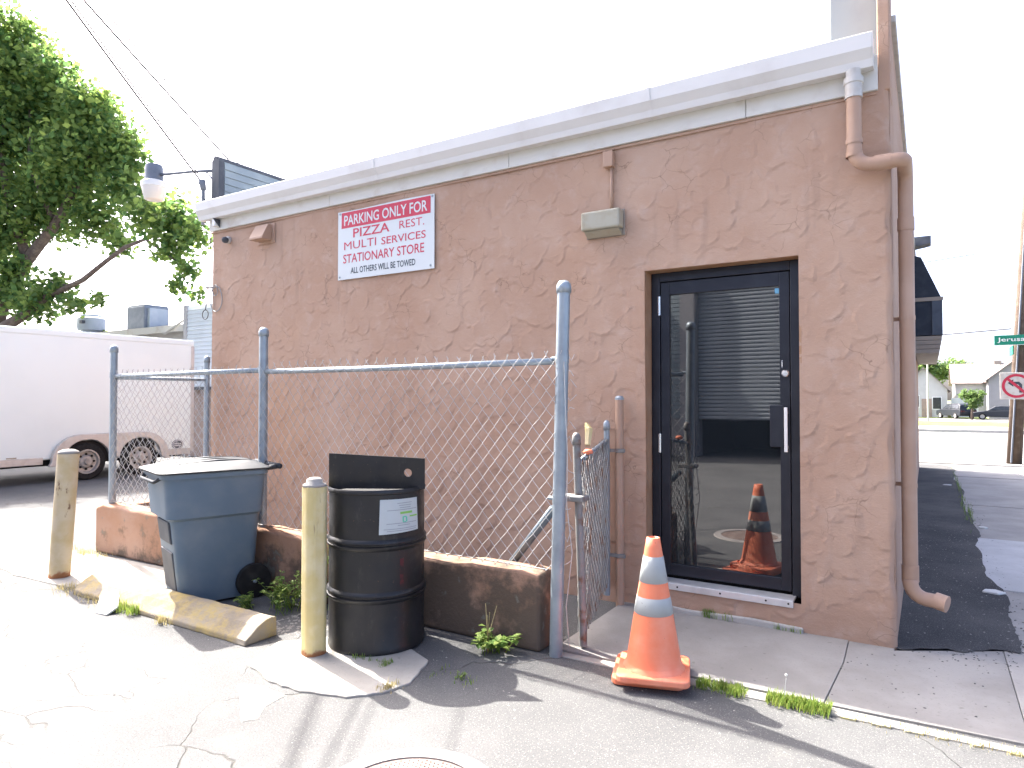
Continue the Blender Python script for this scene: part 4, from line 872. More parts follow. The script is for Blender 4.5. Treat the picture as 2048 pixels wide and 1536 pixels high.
# ------------------------------------------------------------------ trees
def leaves(clumps, n_per_m3, size, seed, thin=0.55):
    r = np.random.default_rng(seed); Vs = []
    for (x, y, z, rad) in clumps:
        n = int(n_per_m3 * (rad**2.2)); 
        d = r.normal(size=(n, 3)); d /= np.linalg.norm(d, axis=1)[:, None]
        rr_ = rad*(r.uniform(0, 1, n)**thin)*r.uniform(0.85, 1.18, n); P = np.array([x, y, z]) + d*rr_[:, None]*np.array([1.05, 1.05, 0.92])
        Vs.append(P)
    P = np.concatenate(Vs); n = len(P)
    # sub-clusters: pull points toward random attractors so twigs read as tufts with gaps
    K = max(8, n//26); idx = r.integers(0, n, K); att = P[idx]; own = r.integers(0, K, n)
    # nearest of 6 random attractors
    best = None
    for _ in range(10):
        cand = r.integers(0, K, n); dd = np.linalg.norm(P-att[cand], axis=1)
        if best is None: best, bd = cand, dd
        else:
            m = dd < bd; best = np.where(m, cand, best); bd = np.where(m, dd, bd)
    w_ = np.clip(1.2-bd/1.2, 0, 0.72)[:, None]; P = P*(1-w_) + att[best]*w_ + r.normal(size=(n, 3))*0.05
    s = size*r.uniform(0.6, 1.25, n)[:, None]
    nrm = r.normal(size=(n, 3)) + np.array([0, 0, 0.9]); nrm /= np.linalg.norm(nrm, axis=1)[:, None]
    t = np.cross(nrm, r.normal(size=(n, 3))); t /= np.linalg.norm(t, axis=1)[:, None]; b = np.cross(nrm, t)
    a0 = P - t*s*0.5; a1 = P + b*s*0.42 + nrm*s*0.10; a2 = P + t*s*0.6 - nrm*s*0.08; a3 = P - b*s*0.42 + nrm*s*0.10
    V = np.stack([a0, a1, a2, a3], 1).reshape(-1, 3); F = np.arange(4*n).reshape(-1, 4); return V, F
CL = [(-22.21,3.19,11.11,2.12),(-21.13,3.85,11.40,1.06),(-19.86,4.08,10.31,0.96),(-18.40,4.42,9.34,0.80),(-17.72,4.86,8.46,0.80),(-20.79,4.12,9.13,1.35),(-22.25,3.24,8.14,2.12),(-18.64,4.31,7.79,1.21),(-17.11,4.68,7.10,0.59),(-20.02,4.07,6.73,1.10),(-18.21,4.62,6.32,0.80),(-20.85,3.58,6.04,0.83),(-15.48,4.55,6.04,0.59),(-14.67,4.70,5.96,0.60),(-14.08,4.84,5.43,0.45),(-14.78,4.65,5.24,0.54),(-14.24,4.76,4.59,0.31),(-14.45,4.65,4.18,0.26),(-14.04,4.90,4.00,0.17),(-17.13,4.71,5.53,0.37),(-18.59,3.84,4.42,0.50),(-19.03,3.57,3.97,0.59),(-17.61,3.87,3.90,0.32),(-17.12,4.17,4.03,0.22),(-20.05,3.52,4.31,0.60),(-23.35,2.60,6.44,2.27),(-24.58,2.93,9.68,2.38),(-20.16,3.44,4.98,0.54),
      (-19.4,4.9,8.6,1.0),(-21.5,4.6,10.2,1.2),(-18.9,4.9,9.6,.7),(-17.3,4.9,7.8,.6),(-19.9,5.0,7.7,.9),(-16.4,4.7,6.6,.45)]
T = thing('maple_tree', (-21.3, 3.4, 0), 'large green maple tree rising behind the white trailer', 'tree')
V, F = leaves(CL, 1550, 0.165, 3); fast_mesh('crown', V, F, 'leaf', T)['kind'] = 'stuff'
mb = MB()
mb.tube([(-21.6, 3.3, -0.1), (-21.4, 3.36, 1.2), (-21.36, 3.36, 2.04), (-21.23, 3.41, 3.42)], [0.42, 0.34, 0.30, 0.26], 12)
mb.build('trunk', 'bark', T, smooth=True)
for pts, rs in (([(-21.23, 3.41, 3.30), (-20.75, 3.56, 4.37), (-20.1, 3.82, 5.31), (-19.34, 4.15, 6.24), (-18.42, 4.45, 7.66), (-18.06, 4.64, 8.87)], [.25, .2, .16, .13, .08, .03]),
        ([(-21.3, 3.38, 2.7), (-19.9, 3.1, 3.3), (-19.15, 3.51, 3.81), (-18.64, 3.69, 4.19), (-18.15, 3.88, 4.46)], [.18, .15, .12, .08, .04]),
        ([(-18.7, 3.68, 4.15), (-17.44, 3.96, 4.53), (-16.69, 4.18, 5.0), (-16.11, 4.29, 5.27), (-15.59, 4.5, 5.45), (-14.87, 4.7, 5.74)], [.075, .065, .055, .05, .04, .02]),
        ([(-20.1, 3.82, 5.31), (-20.6, 3.59, 6.7), (-20.94, 3.46, 8.38), (-21.03, 3.59, 10.13)], [.14, .11, .08, .04]),
        ([(-19.34, 4.15, 6.24), (-20.12, 3.86, 7.93), (-20.22, 3.87, 9.48)], [.1, .07, .03]),
        ([(-15.59, 4.5, 5.45), (-14.68, 4.72, 4.87), (-14.34, 4.83, 4.25)], [.035, .025, .01]),
        ([(-21.2, 3.4, 3.6), (-22.6, 3.0, 6.0), (-24.0, 2.8, 9.0)], [.2, .14, .05])):
    mb = MB(); mb.tube(pts, rs, 8); mb.build('limb', 'bark', T, smooth=True)
def far_tree(name, label, base, h, clumps, seed, dens=180, size=0.3, mat='leaf_far', group=None, cat='tree'):
    T = thing(name, base, label, cat, group); V, F = leaves([(base[0]+a, base[1]+b, base[2]+c, r) for a, b, c, r in clumps], dens, size, seed)
    fast_mesh('crown', V, F, mat, T)['kind'] = 'stuff'
    mb = MB(); mb.tube([(base[0], base[1], base[2]-0.2), (base[0]+0.05, base[1], base[2]+h*0.5), (base[0], base[1], base[2]+h*0.8)], [h*0.035+.03, h*0.025+.02, h*0.01], 8); mb.build('trunk', 'bark', T, smooth=True)
far_tree('shrub_tree', 'yellow-green bush behind the trailer under the maple', (-25.5, 6.4, 0), 4.2, [(0, 0, 2.6, 1.2), (1.3, .6, 3.0, .9), (2.4, .9, 3.2, .7), (-1.5, -.6, 3.0, 1.3), (3.3, 1.2, 2.8, .6)], 21, 700, 0.16, 'weed')

# ------------------------------------------------------------------ neighbours on the left
def house_box(name, loc, label): return thing(name, loc, label, 'building')
T = house_box('sided_building', (-20, 8, 0), 'low white building with dark shingle roof behind the trailer')
mb = MB(); mb.box(-27, -16.4, 6.9, 12, 0, 3.72); mb.build('wall', 'house_white', T)
mb = MB(); mb.add([(-27.2, 6.6, 3.66), (-16.45, 6.6, 3.66), (-16.45, 9.5, 4.15), (-27.2, 9.5, 4.15), (-27.2, 6.6, 3.58), (-16.45, 6.6, 3.58), (-16.45, 9.5, 4.05), (-27.2, 9.5, 4.05)], [(0,1,2,3),(7,6,5,4),(0,4,5,1),(1,5,6,2),(2,6,7,3),(3,7,4,0)]); mb.build('roof', 'shingle', T)
mb = MB(); mb.box(-27.2, -16.45, 6.52, 6.6, 3.45, 3.65); mb.build('eave_board', 'fascia', T)
mb = MB(); mb.tube([(-18.0, 6.45, 3.4), (-17.0, 6.5, 3.8), (-16.5, 6.5, 4.05)], 0.035, 6); mb.build('rake_pipe', 'pipe_white', T)
T = house_box('sided_building', (-15, 7, 0), 'white lap-sided building between the trailer and the stucco corner')
bx0 = -16.35
mb = MB(); mb.box(bx0, -9.0, 6.05, 12, 0, 4.02); mb.build('wall', 'siding_white', T)
for k in range(20):
    mb = MB(); z = 1.85 + k*0.108; mb.add([(bx0+0.12, 6.05, z), (-9.0, 6.05, z), (-9.0, 6.018, z), (bx0+0.12, 6.018, z), (bx0+0.12, 6.046, z+0.106), (-9.0, 6.046, z+0.106)], [(0,3,2,1), (3,2,5,4), (0,1,5,4), (0,4,3), (1,2,5)]); mb.build('lap_board', 'siding_white', T)
mb = MB(); mb.box(bx0-0.02, bx0+0.12, 6.0, 6.1, 0, 4.05); mb.build('corner_board', 'house_white', T)
mb = MB(); mb.box(bx0+0.12, -9.0, 6.0, 6.049, 0, 1.76); mb.build('lower_panel', 'brown_low', T)
mb = MB(); mb.box(bx0-0.05, -8.9, 5.85, 6.049, 1.76, 1.83); mb.build('ledge', 'dark_trim', T)
for k in range(2):
    mb = MB(); mb.box(-13.4+k*1.25, -12.5+k*1.25, 5.95, 5.998, 0.9, 1.55); wn_ = mb.build('window', 'window', T)
    mb = MB(); mb.box(-13.45+k*1.25, -12.45+k*1.25, 5.93, 5.985, 1.55, 1.62); mb.build('frame', 'white', wn_)
T = thing('roof_condenser', (-19.1, 8.0, 4.0), 'dark square air-conditioning unit on the shingle roof', 'air conditioner')
mb = MB(); mb.box(-20.85, -19.85, 6.9, 7.7, 3.60, 4.42); mb.build('casing', 'hvac', T, bevel=0.03)
mb = MB(); mb.box(-20.83, -19.87, 6.92, 7.68, 4.421, 4.46); mb.build('top_grille', 'hvac', T, bevel=0.01)
mb = MB(); mb.box(-19.848, -19.73, 7.0, 7.6, 3.7, 4.34); mb.build('side_louvre', 'tank', T)
T = thing('roof_fan', (-21.9, 7.0, 3.5), 'pale round roof exhaust fan at the edge of the shingle roof', 'fan')
mb = MB(); mb.lathe([(0.30, -0.35), (0.30, 0.0), (0.40, 0.0), (0.42, 0.1), (0.42, 0.40), (0.36, 0.45), (0.30, 0.46), (0.28, 0.53), (0.0, 0.55)], (-23.1, 6.95, 3.80), 24); mb.build('cowl', 'tank', T, smooth=True, auto=True)
mb = MB(); mb.box(-22.95, -22.78, 6.50, 6.60, 4.0, 4.1); mb.build('badge_plate', 'dark_trim', T)
# plank gate in the gap left of the stucco corner
T = thing('plank_gate', (-8.2, 3.2, 0), 'weathered dark plank gate in the gap left of the stucco building', 'gate')
for k in range(14):
    mb = MB(); mb.box(-9.9+k*0.25, -9.68+k*0.25, 3.2, 3.23, 0.02, 1.32 + 0.02*(k % 3)); mb.build('plank', 'wood_grey', T, bevel=0.004)
mb = MB(); mb.box(-9.9, -6.5, 3.231, 3.27, 0.3, 0.4); mb.box(-9.9, -6.5, 3.231, 3.27, 1.0, 1.1); mb.build('cross_rail', 'wood_grey', T)
# building across the lot, seen in the door glass
T = house_box('garage_building', (-4, -13, 0), 'pale garage building with roll-up shutter reflected in the door glass')
yb = -12.7
mb = MB(); mb.box(-16, -4.45, yb-0.4, yb, 0, 5.2); mb.box(-0.6, 9, yb-0.4, yb, 0, 5.2); mb.box(-4.45, -0.6, yb-0.4, yb, 4.75, 5.2); mb.build('wall', 'house_grey', T)
mb = MB(); mb.box(-4.45, -0.6, yb-4, yb-3.9, 0, 4.75); mb.box(-4.5, -4.45, yb-4, yb-0.4, 0, 4.75); mb.box(-0.6, -0.55, yb-4, yb-0.4, 0, 4.75); mb.box(-4.5, -0.55, yb-4, yb-0.4, 4.7, 4.75); mb.build('interior', 'black', T)
sl = MB(); sl.prism([(0, 0), (0.035, 0.02), (0.04, 0.05), (0.035, 0.08), (0, 0.1), (-0.01, 0.05)], -4.44, -0.61, 'x'); s0 = sl.build('slat', 'shutter', T); s0.location = (0, yb-0.08, 0.98)
s0.matrix_parent_inverse = parent_matrix(T).inverted()
for k in range(1, 37):
    c = s0.copy(); col.objects.link(c); c.location = (0, yb-0.08, 0.98+k*0.103)
mb = MB(); mb.box(-4.85, -4.47, yb+0.002, yb+0.25, 0, 5.2); mb.build('pilaster', 'house_grey', T)
for k in range(36):
    mb = MB(); mb.box(-9, -4.86, yb+0.001, yb+0.022, 1.0+k*0.115, 1.1+k*0.115); mb.build('lap_board', 'siding_grey', T)
mb = MB(); mb.box(-10, -9, yb+0.001, yb+3.0, 0, 8.4); mb.build('shadow_caster', 'house_grey', T)  # unseen block added to throw a diagonal shadow across the shutter
mb = MB(); mb.box(-16.2, 9.2, yb-4.2, yb+0.15, 5.2, 5.4); mb.build('roof', 'roof', T)

# ------------------------------------------------------------------ right-hand street
T = thing('utility_pole', (2.5, 15.3, 0), 'weathered wooden utility pole at the street corner carrying signs', 'pole')
mb = MB(); mb.tube([(2.46, 15.35, -0.2), (2.64, 15.35, 3.0), (3.0, 15.32, 9.0)], [0.155, 0.145, 0.12], 16); mb.build('pole', 'wood_pole', T, smooth=True)
mb = MB(); mb.tube([(2.40, 15.2, 0), (2.88, 15.18, 8)], 0.02, 6); mb.build('ground_conduit', 'lamp_metal', T)
T = thing('street_name_sign', (2.4, 15.1, 2.9), 'green street name sign on the wooden pole', 'sign')
yS = 15.08
mb = MB(); mb.box(2.10, 3.35, yS, yS+0.02, 2.80, 3.04); mb.build('blade', 'street_green', T, bevel=0.004)
mb = MB(); mb.box(2.10, 3.35, yS-0.001, yS-0.0005, 2.80, 2.808); mb.build('border', 'white', T)
text_mb('Jerusalem', 2.16, 3.0, 2.86, 2.99, yS-0.003, 0.01).build('lettering', 'white', T, fix=False)
mb = MB(); mb.box(2.40, 2.425, 14.5, 15.2, 2.55, 2.75); mb.build('cross_blade', 'street_green', T)
T = thing('traffic_sign', (2.66, 15.1, 1.8), 'white square no-left-turn sign with red ring on the wooden pole', 'sign')
yS = 15.14; cxs, czs = 2.52, 1.83
mb = MB(); mb.box(cxs-0.32, cxs+0.32, yS, yS+0.015, czs-0.32, czs+0.32); mb.build('panel', 'pipe_white', T, bevel=0.01)
mb = MB()
n = 40; Vv = []; Ff = []
for k in range(n): a = 2*pi*k/n; Vv += [(cxs+0.285*cos(a), yS-0.004, czs+0.285*sin(a)), (cxs+0.225*cos(a), yS-0.004, czs+0.225*sin(a))]
for k in range(n): j = (k+1) % n; Ff.append((2*k, 2*j, 2*j+1, 2*k+1))
mb.add(Vv, Ff); mb.build('ring', 'ring_red', T)
mb = MB(); q = 0.7071; a = Vector((cxs-0.23*q, 0, czs+0.23*q)); b = Vector((cxs+0.23*q, 0, czs-0.23*q)); pn = Vector((q, 0, q))*0.03
mb.quad(*[(p.x, yS-0.0055, p.z) for p in (a+pn, b+pn, b-pn, a-pn)]); mb.build('slash', 'ring_red', T)
mb = MB(); aw_ = [(cxs+0.05, czs-0.16), (cxs+0.11, czs-0.16), (cxs+0.11, czs+0.03), (cxs+0.05, czs+0.10), (cxs-0.06, czs+0.10), (cxs-0.06, czs+0.16), (cxs-0.17, czs+0.07), (cxs-0.06, czs-0.02), (cxs-0.06, czs+0.04), (cxs+0.03, czs+0.04), (cxs+0.05, czs+0.01)]
mb.add([(x, yS-0.003, z) for x, z in aw_], [(5, 6, 7), (4, 5, 7, 8), (4, 8, 9, 3), (3, 9, 10, 2), (10, 0, 1, 2)]); mb.build('arrow', 'ink_dark', T)

def gable_house(name, label, x0, x1, y0, y1, z0, zw, zr, wall_mat, axis='x', wins=(), door=None, chim=None):
    T = thing(name, ((x0+x1)/2, y0, z0), label, 'house')
    mb = MB(); mb.box(x0, x1, y0, y1, z0-0.5, zw)
    if axis == 'y':   # ridge runs along y: gable faces the street
        xm = (x0+x1)/2; mb.add([(x0, y0, zw), (x1, y0, zw), (xm, y0, zr), (x0, y1, zw), (x1, y1, zw), (xm, y1, zr)], [(0,1,2), (5,4,3), (0,3,4,1)])
        mb.build('wall', wall_mat, T); e = 0.35
        for s_ in (-1, 1):
            r_ = MB(); xe = x0-e if s_ < 0 else x1+e; ze = zw - e*(zr-zw)/(xm-x0)
            r_.add([(xm, y0-e, zr+0.02), (xm, y1+e, zr+0.02), (xe, y1+e, ze+0.02), (xe, y0-e, ze+0.02), (xm, y0-e, zr+0.14), (xm, y1+e, zr+0.14), (xe, y1+e, ze+0.14), (xe, y0-e, ze+0.14)], [(0,1,2,3),(7,6,5,4),(0,4,5,1),(1,5,6,2),(2,6,7,3),(3,7,4,0)]); r_.build('roof', 'house_roof', T)
    else:
        ym = (y0+y1)/2; mb.add([(x0, y0, zw), (x0, y1, zw), (x0, ym, zr), (x1, y0, zw), (x1, y1, zw), (x1, ym, zr)], [(2,1,0), (3,4,5), (0,1,4,3)]); mb.build('wall', wall_mat, T); e = 0.4
        for s_ in (-1, 1):
            ye = y0-e if s_ < 0 else y1+e; ze = zw - e*(zr-zw)/(ym-y0)
            r_ = MB(); r_.add([(x0-e, ym, zr+0.02), (x1+e, ym, zr+0.02), (x1+e, ye, ze+0.02), (x0-e, ye, ze+0.02), (x0-e, ym, zr+0.14), (x1+e, ym, zr+0.14), (x1+e, ye, ze+0.14), (x0-e, ye, ze+0.14)], [(0,1,2,3),(7,6,5,4),(0,4,5,1),(1,5,6,2),(2,6,7,3),(3,7,4,0)]); r_.build('roof', 'house_roof', T)
    for (wx, wz, ww, wh) in wins:
        f = MB(); f.box(wx-ww/2-.08, wx+ww/2+.08, y0-0.06, y0-0.01, wz-wh/2-.08, wz+wh/2+.08); fo = f.build('window', 'white', T)
        p_ = MB(); p_.box(wx-ww/2, wx+ww/2, y0-0.075, y0-0.061, wz-wh/2, wz+wh/2); p_.build('pane', 'window', fo)
    if door:
        d_ = MB(); d_.box(door[0]-door[1]/2, door[0]+door[1]/2, y0-0.06, y0-0.01, z0-.2, z0+door[2]); d_.build('door', door[3], T)
    if chim:
        c_ = MB(); c_.box(chim[0]-.35, chim[0]+.35, (y0+y1)/2-.4, (y0+y1)/2+.4, zw, chim[1]); c_.build('chimney', 'soffit', T)
    return T
gable_house('white_house', 'small white gabled house far across the street beside the awning', -2.0, 2.6, 86, 96, -0.6, 2.6, 5.0, 'house_white', 'y', [(-0.6, 1.2, .9, 1.3), (1.6, 1.0, .8, 1.3)], (0.6, 1.0, 2.1, 'brown_low'))
gable_house('white_house', 'long white house with hedge far across the street beside the wooden pole', 3.4, 13, 88, 99, -0.6, 3.3, 5.6, 'house_white', 'x', [(9.5, 1.9, 1.6, 1.3)], (4.3, 2.6, 2.2, 'siding_white'), (7.8, 6.0))
gable_house('grey_house', 'pale grey gabled house partly hidden by the no-left-turn sign', 6.3, 10.5, 84, 87.5, -0.6, 3.6, 5.4, 'house_grey', 'y', [(8.6, 1.4, .9, 1.2)])
gable_house('white_house', 'white house at the far right behind the wooden pole', 16, 26, 90, 100, -0.6, 3.3, 5.6, 'house_white', 'x', [(18.5, 1.5, 1.2, 1.3)])
gable_house('white_house', 'white house hidden behind the stucco building far across the street', -16, -6, 88, 98, -0.6, 3.3, 5.6, 'house_white', 'x', [(-8, 1.5, 1.2, 1.3)])
far_tree('leafy_tree', 'rounded green tree behind the small white house, left of the pair', (-1.0, 104, -0.6), 8, [(0, 0, 6.0, 2.3), (1.4, .3, 6.9, 1.7), (-1.8, 0, 6.0, 2.0), (2.8, 0, 5.8, 1.7)], 31, 300, .38, group='trees beyond the houses')
far_tree('leafy_tree', 'lower green tree behind the houses, right of the pair', (5.0, 105, -0.6), 6.5, [(-1.2, 0, 6.0, 1.8), (0.3, .3, 5.6, 1.6), (1.7, 0, 5.2, 1.3)], 32, 300, .36, group='trees beyond the houses')
far_tree('leafy_tree', 'pale green tree above the roof of the long white house', (11, 110, -0.6), 8, [(-2.2, 0, 5.7, 1.6), (0.3, .3, 6.0, 1.5), (2.6, 0, 5.6, 1.6)], 33, 180, .4, group='trees beyond the houses')
far_tree('street_shrub', 'clipped green street tree between the two parked cars', (4.5, 78, -0.6), 2.6, [(0, 0, 2.1, 1.0), (.6, .2, 2.6, .75), (-.55, 0, 2.6, .7), (.1, 0, 1.5, .75), (.7, 0, 1.8, .5)], 34, 1000, .18)
far_tree('street_shrub', 'small yellow-green bush behind the wooden pole', (8.6, 80, -0.6), 2.0, [(0, 0, 1.3, .6), (.4, .2, 1.6, .5)], 35, 900, .16)
T = thing('street_light', (0.72, 65.9, -0.4), 'thin pale street light pole beside the awning', 'street light')
mb = MB(); mb.tube([(0.72, 65.9, -0.5), (0.72, 65.9, 6.6), (0.72, 65.5, 7.2), (0.75, 64.0, 7.4)], 0.07, 8); mb.build('pole', 'pipe_white', T)
mb = MB(); mb.box(0.6, 0.9, 63.4, 64.0, 7.32, 7.46); mb.build('lamp_head', 'lamp_metal', T, bevel=0.04)

def car(loc, rz, label, mat, kind):
    T = thing('parked_car', loc, label, 'car', 'cars parked along the far street', rz)
    if kind == 'suv':
        low = [(-2.2, .30), (2.2, .30), (2.28, .55), (2.2, .85), (1.35, 1.02), (-2.1, 1.05), (-2.25, .8), (-2.25, .5)]
        cab = [(-2.05, 1.04), (1.25, 1.0), (0.55, 1.52), (0.2, 1.62), (-1.5, 1.62), (-1.9, 1.45)]
    else:
        low = [(-2.3, .28), (2.3, .28), (2.36, .5), (2.25, .72), (1.2, .90), (-1.7, .95), (-2.3, .90), (-2.38, .6)]
        cab = [(-1.75, .94), (1.1, .89), (0.35, 1.36), (-0.2, 1.42), (-0.9, 1.38)]
    mb = MB(); mb.prism(low, -0.88, 0.88, 'y'); mb.build('body', mat, T, bevel=0.08, seg=3, local=True)
    mb = MB(); n = len(cab); Vv = [(x, -0.80 + (0.14 if z > 1.2 else 0), z) for x, z in cab] + [(x, 0.80 - (0.14 if z > 1.2 else 0), z) for x, z in cab]
    mb.add(Vv, [tuple(range(n)), tuple(range(2*n-1, n-1, -1))] + [(k, n+k, n+(k+1) % n, (k+1) % n) for k in range(n)]); mb.build('cabin', mat, T, bevel=0.05, local=True)
    zb, zt = (1.08, 1.50) if kind == 'suv' else (0.97, 1.32)
    for s_ in (-1, 1):
        for xa, xb, xc, xd in (((-0.45, 1.0, 0.5, -0.4), (-1.85, -0.52, -0.5, -1.7)) if kind == 'suv' else ((-0.35, 0.9, 0.3, -0.3), (-1.4, -0.42, -0.4, -0.85))):
            mb = MB(); y1 = s_*0.812; y2 = s_*0.69
            mb.quad((xa, y1, zb), (xb, y1, zb), (xc, y2, zt), (xd, y2, zt)); mb.build('window', 'window', T, local=True)
    mb = MB()
    for x in ((-1.38, 1.42) if kind == 'suv' else (-1.4, 1.45)):
        for s_ in (-1, 1):
            w_ = MB(); w_.lathe([(0.19, -0.11), (0.31, -0.11), (0.33, -0.06), (0.33, 0.06), (0.31, 0.11), (0.19, 0.11)], (x, s_*0.80, 0.33), 20, 'y', cap=False); wo = w_.build('wheel', 'rubber', T, smooth=True, auto=True, local=True)
            r_ = MB(); r_.lathe([(0.0, s_*0.09), (0.20, s_*0.115)], (x, s_*0.80, 0.33), 16, 'y', cap=False); r_.build('rim', 'rim', wo, local=True)
    for s_ in (-1, 1):
        mb = MB(); mb.box(2.18, 2.31, s_*0.55-.2, s_*0.55+.2, .62, .76); mb.build('headlight', 'lamp_clear', T, local=True)
        mb = MB(); mb.box(-2.33, -2.2, s_*0.6-.16, s_*0.6+.16, .72, .88); mb.build('tail_light', 'lamp_red', T, local=True)
    return T
car((3.3, 82.6, -0.62), radians(118), 'dark blue hatchback parked on the driveway left of the clipped tree', 'car_dark', 'suv')
car((6.9, 79.5, -0.62), radians(178), 'dark grey sedan parked right of the clipped tree', 'car_grey', 'sedan')

# ------------------------------------------------------------------ weeds, grass, litter
def blades(pts, h, wd, seed, lean=0.5):
    r = random.Random(seed); V = []; F = []
    for (x, y, z) in pts:
        a = r.uniform(0, 2*pi); hh = h*r.uniform(0.4, 1.2); l = hh*lean*r.uniform(0.1, 1.2); dx, dy = cos(a), sin(a); w2 = wd*r.uniform(.6, 1.2)
        px, py = -dy*w2, dx*w2; o = len(V)
        V += [(x-px, y-py, z), (x+px, y+py, z), (x+dx*l*.35+px*.7, y+dy*l*.35+py*.7, z+hh*.6), (x+dx*l*.35-px*.7, y+dy*l*.35-py*.7, z+hh*.6), (x+dx*l, y+dy*l, z+hh), (x+dx*l, y+dy*l, z+hh)]
        F += [(o, o+1, o+2, o+3), (o+3, o+2, o+4, o+5)]
    return V, F
def grass(name, x0, x1, yf, n, h, seed, label, mat='grass', spread=0.03, z=0.01):
    r = random.Random(seed); cl = [r.uniform(0, 1) for _ in range(max(2, n//60))]; P = []
    for _ in range(n):
        t = min(1, max(0, r.choice(cl) + r.gauss(0, 0.06))) if r.random() < .7 else r.random(); x = x0 + (x1-x0)*t; P.append((x, yf(x) + r.gauss(0, spread), z))
    V, F = blades(P, h, 0.0026, seed); o = fast_mesh(name, V, F, mat); tag(o, label, 'grass', kind='stuff'); return o
grass('grass_tuft', -0.33, -0.08, lambda x: -1.12, 800, 0.036, 1, 'short green grass tuft growing right of the cone base')
grass('grass_tuft', 0.02, 0.31, lambda x: -1.11, 1300, 0.042, 2, 'bright green grass tuft along the apron edge right of the cone')
grass('grass_tuft', 0.35, 1.6, lambda x: -1.12+0.03*(x-.3), 260, 0.018, 3, 'thin yellowed grass along the edge of the asphalt at the right', 'dry')
grass('grass_tuft', -0.62, -0.38, lambda x: -0.02, 170, 0.055, 4, 'green sprouts growing under the door sill', 'weed', 0.012, 0.02)
grass('grass_tuft', -0.15, 0.02, lambda x: -0.03, 60, 0.04, 14, 'few sprouts at the broken footing below the door', 'weed', 0.012, 0.02)
grass('grass_tuft', -5.2, -4.3, lambda x: -1.99, 700, 0.05, 5, 'yellowed grass growing along the left end of the wheel stop', 'dry', 0.05)
grass('grass_tuft', -4.35, -4.0, lambda x: -2.06, 320, 0.075, 6, 'bright green grass against the middle of the wheel stop', 'grass', 0.025)
grass('grass_tuft', -3.75, -3.6, lambda x: -2.06, 90, 0.05, 7, 'small dry grass clump against the front of the wheel stop', 'dry', 0.02)
grass('grass_tuft', -2.2, -1.9, lambda x: -1.80, 130, 0.03, 8, 'low green weeds at the foot of the black drum', 'weed', 0.02)
grass('grass_tuft', -1.75, -1.62, lambda x: -2.02, 110, 0.03, 9, 'dry weeds on the right rim of the concrete pad', 'dry', 0.03)
grass('grass_tuft', -6.8, -5.9, lambda x: -1.3, 320, 0.05, 10, 'dry grass left of the low wall', 'dry', 0.05)
grass('grass_tuft', 1.1, 1.2, lambda x: 9.3, 120, 0.10, 12, 'weeds in the far joint of the side walk', 'weed', 1.6, 0.01)
grass('grass_tuft', 1.1, 1.22, lambda x: 6.0, 120, 0.08, 13, 'weeds in the near joint of the side walk', 'weed', 0.5, 0.01)
grass('grass_tuft', -1.6, -1.35, lambda x: -1.75, 40, 0.025, 15, 'tiny green sprouts in the shaded asphalt', 'weed', 0.05)
def weed(loc, label, h, n_st, n_lf, seed, ls=0.035, mat='weed', spread=0.12, stalks=0):
    r = random.Random(seed); T = thing('weed_plant', loc, label, 'weed'); V = []; F = []; st = MB()
    for s_ in range(n_st):
        a = r.uniform(0, 2*pi); l = r.uniform(.3, 1)*spread; hh = h*r.uniform(.5, 1); b = Vector((loc[0]+r.gauss(0, spread*.45), loc[1]+r.gauss(0, spread*.3), loc[2])); tip = b + Vector((cos(a)*l, sin(a)*l, hh)); mid = b.lerp(tip, .5) + Vector((0, 0, hh*.12))
        st.tube([b, mid, tip], [.003, .0024, .001], 4, False)
        for k in range(n_lf):
            t = r.uniform(.2, 1.0); p = b.lerp(mid, t*2) if t < .5 else mid.lerp(tip, t*2-1); q = r.uniform(0, 2*pi); s2 = ls*r.uniform(.5, 1.2)
            d = Vector((cos(q), sin(q), r.uniform(-.3, .5))).normalized(); sd_ = d.cross(Vector((0, 0, 1))).normalized(); up = Vector((0, 0, s2*.12)); o = len(V)
            V += [tuple(p), tuple(p + d*s2*.5 + sd_*s2*.3 + up), tuple(p + d*s2), tuple(p + d*s2*.5 - sd_*s2*.3 + up)]; F.append((o, o+1, o+2, o+3))
    fast_mesh('leaves', V, F, mat, T)['kind'] = 'stuff'; st.build('stems', mat, T, fix=False)['kind'] = 'stuff'
    for k in range(stalks):
        a = r.uniform(0, 2*pi); l = r.uniform(.04, .11); hh = r.uniform(.22, .36); b = Vector(loc); mb = MB()
        mb.tube([b, b + Vector((cos(a)*l*.3, sin(a)*l*.3, hh*.5)), b + Vector((cos(a)*l, sin(a)*l, hh))], [.003, .0026, .002], 5); mb.build('stalk', 'dry', T)
    return T
weed((-3.27, -1.40, 0), 'lush green weed clump between the wheeled bin and the cream bollard', 0.26, 40, 12, 1, .04, spread=.17)
weed((-3.05, -1.25, 0), 'taller weed climbing the low wall behind the cream bollard', 0.50, 18, 16, 2, .035, spread=.13)
weed((-3.5, -1.55, 0), 'small weed beside the wheel of the bin', 0.11, 16, 9, 3, .035, spread=.09)
weed((-1.55, -1.31, 0), 'dandelion rosette with dry stalks at the foot of the low wall', 0.13, 16, 10, 4, .06, spread=.11, stalks=4)
weed((-1.46, -1.72, 0), 'tiny weed in the shaded asphalt before the low wall', 0.04, 5, 5, 5, .02, spread=.04)
mb = MB(); mb.tube([(0.10, -1.10, 0.01), (0.105, -1.10, 0.09), (0.11, -1.10, 0.13)], 0.002, 5); mb.lathe([(0.0, .135), (.007, .141), (.006, .148), (0, .152)], (0.11, -1.10, 0), 8, cap=False)
tag(mb.build('dandelion_clock', 'stone'), 'single dandelion stalk standing in the bright grass tuft', 'weed')
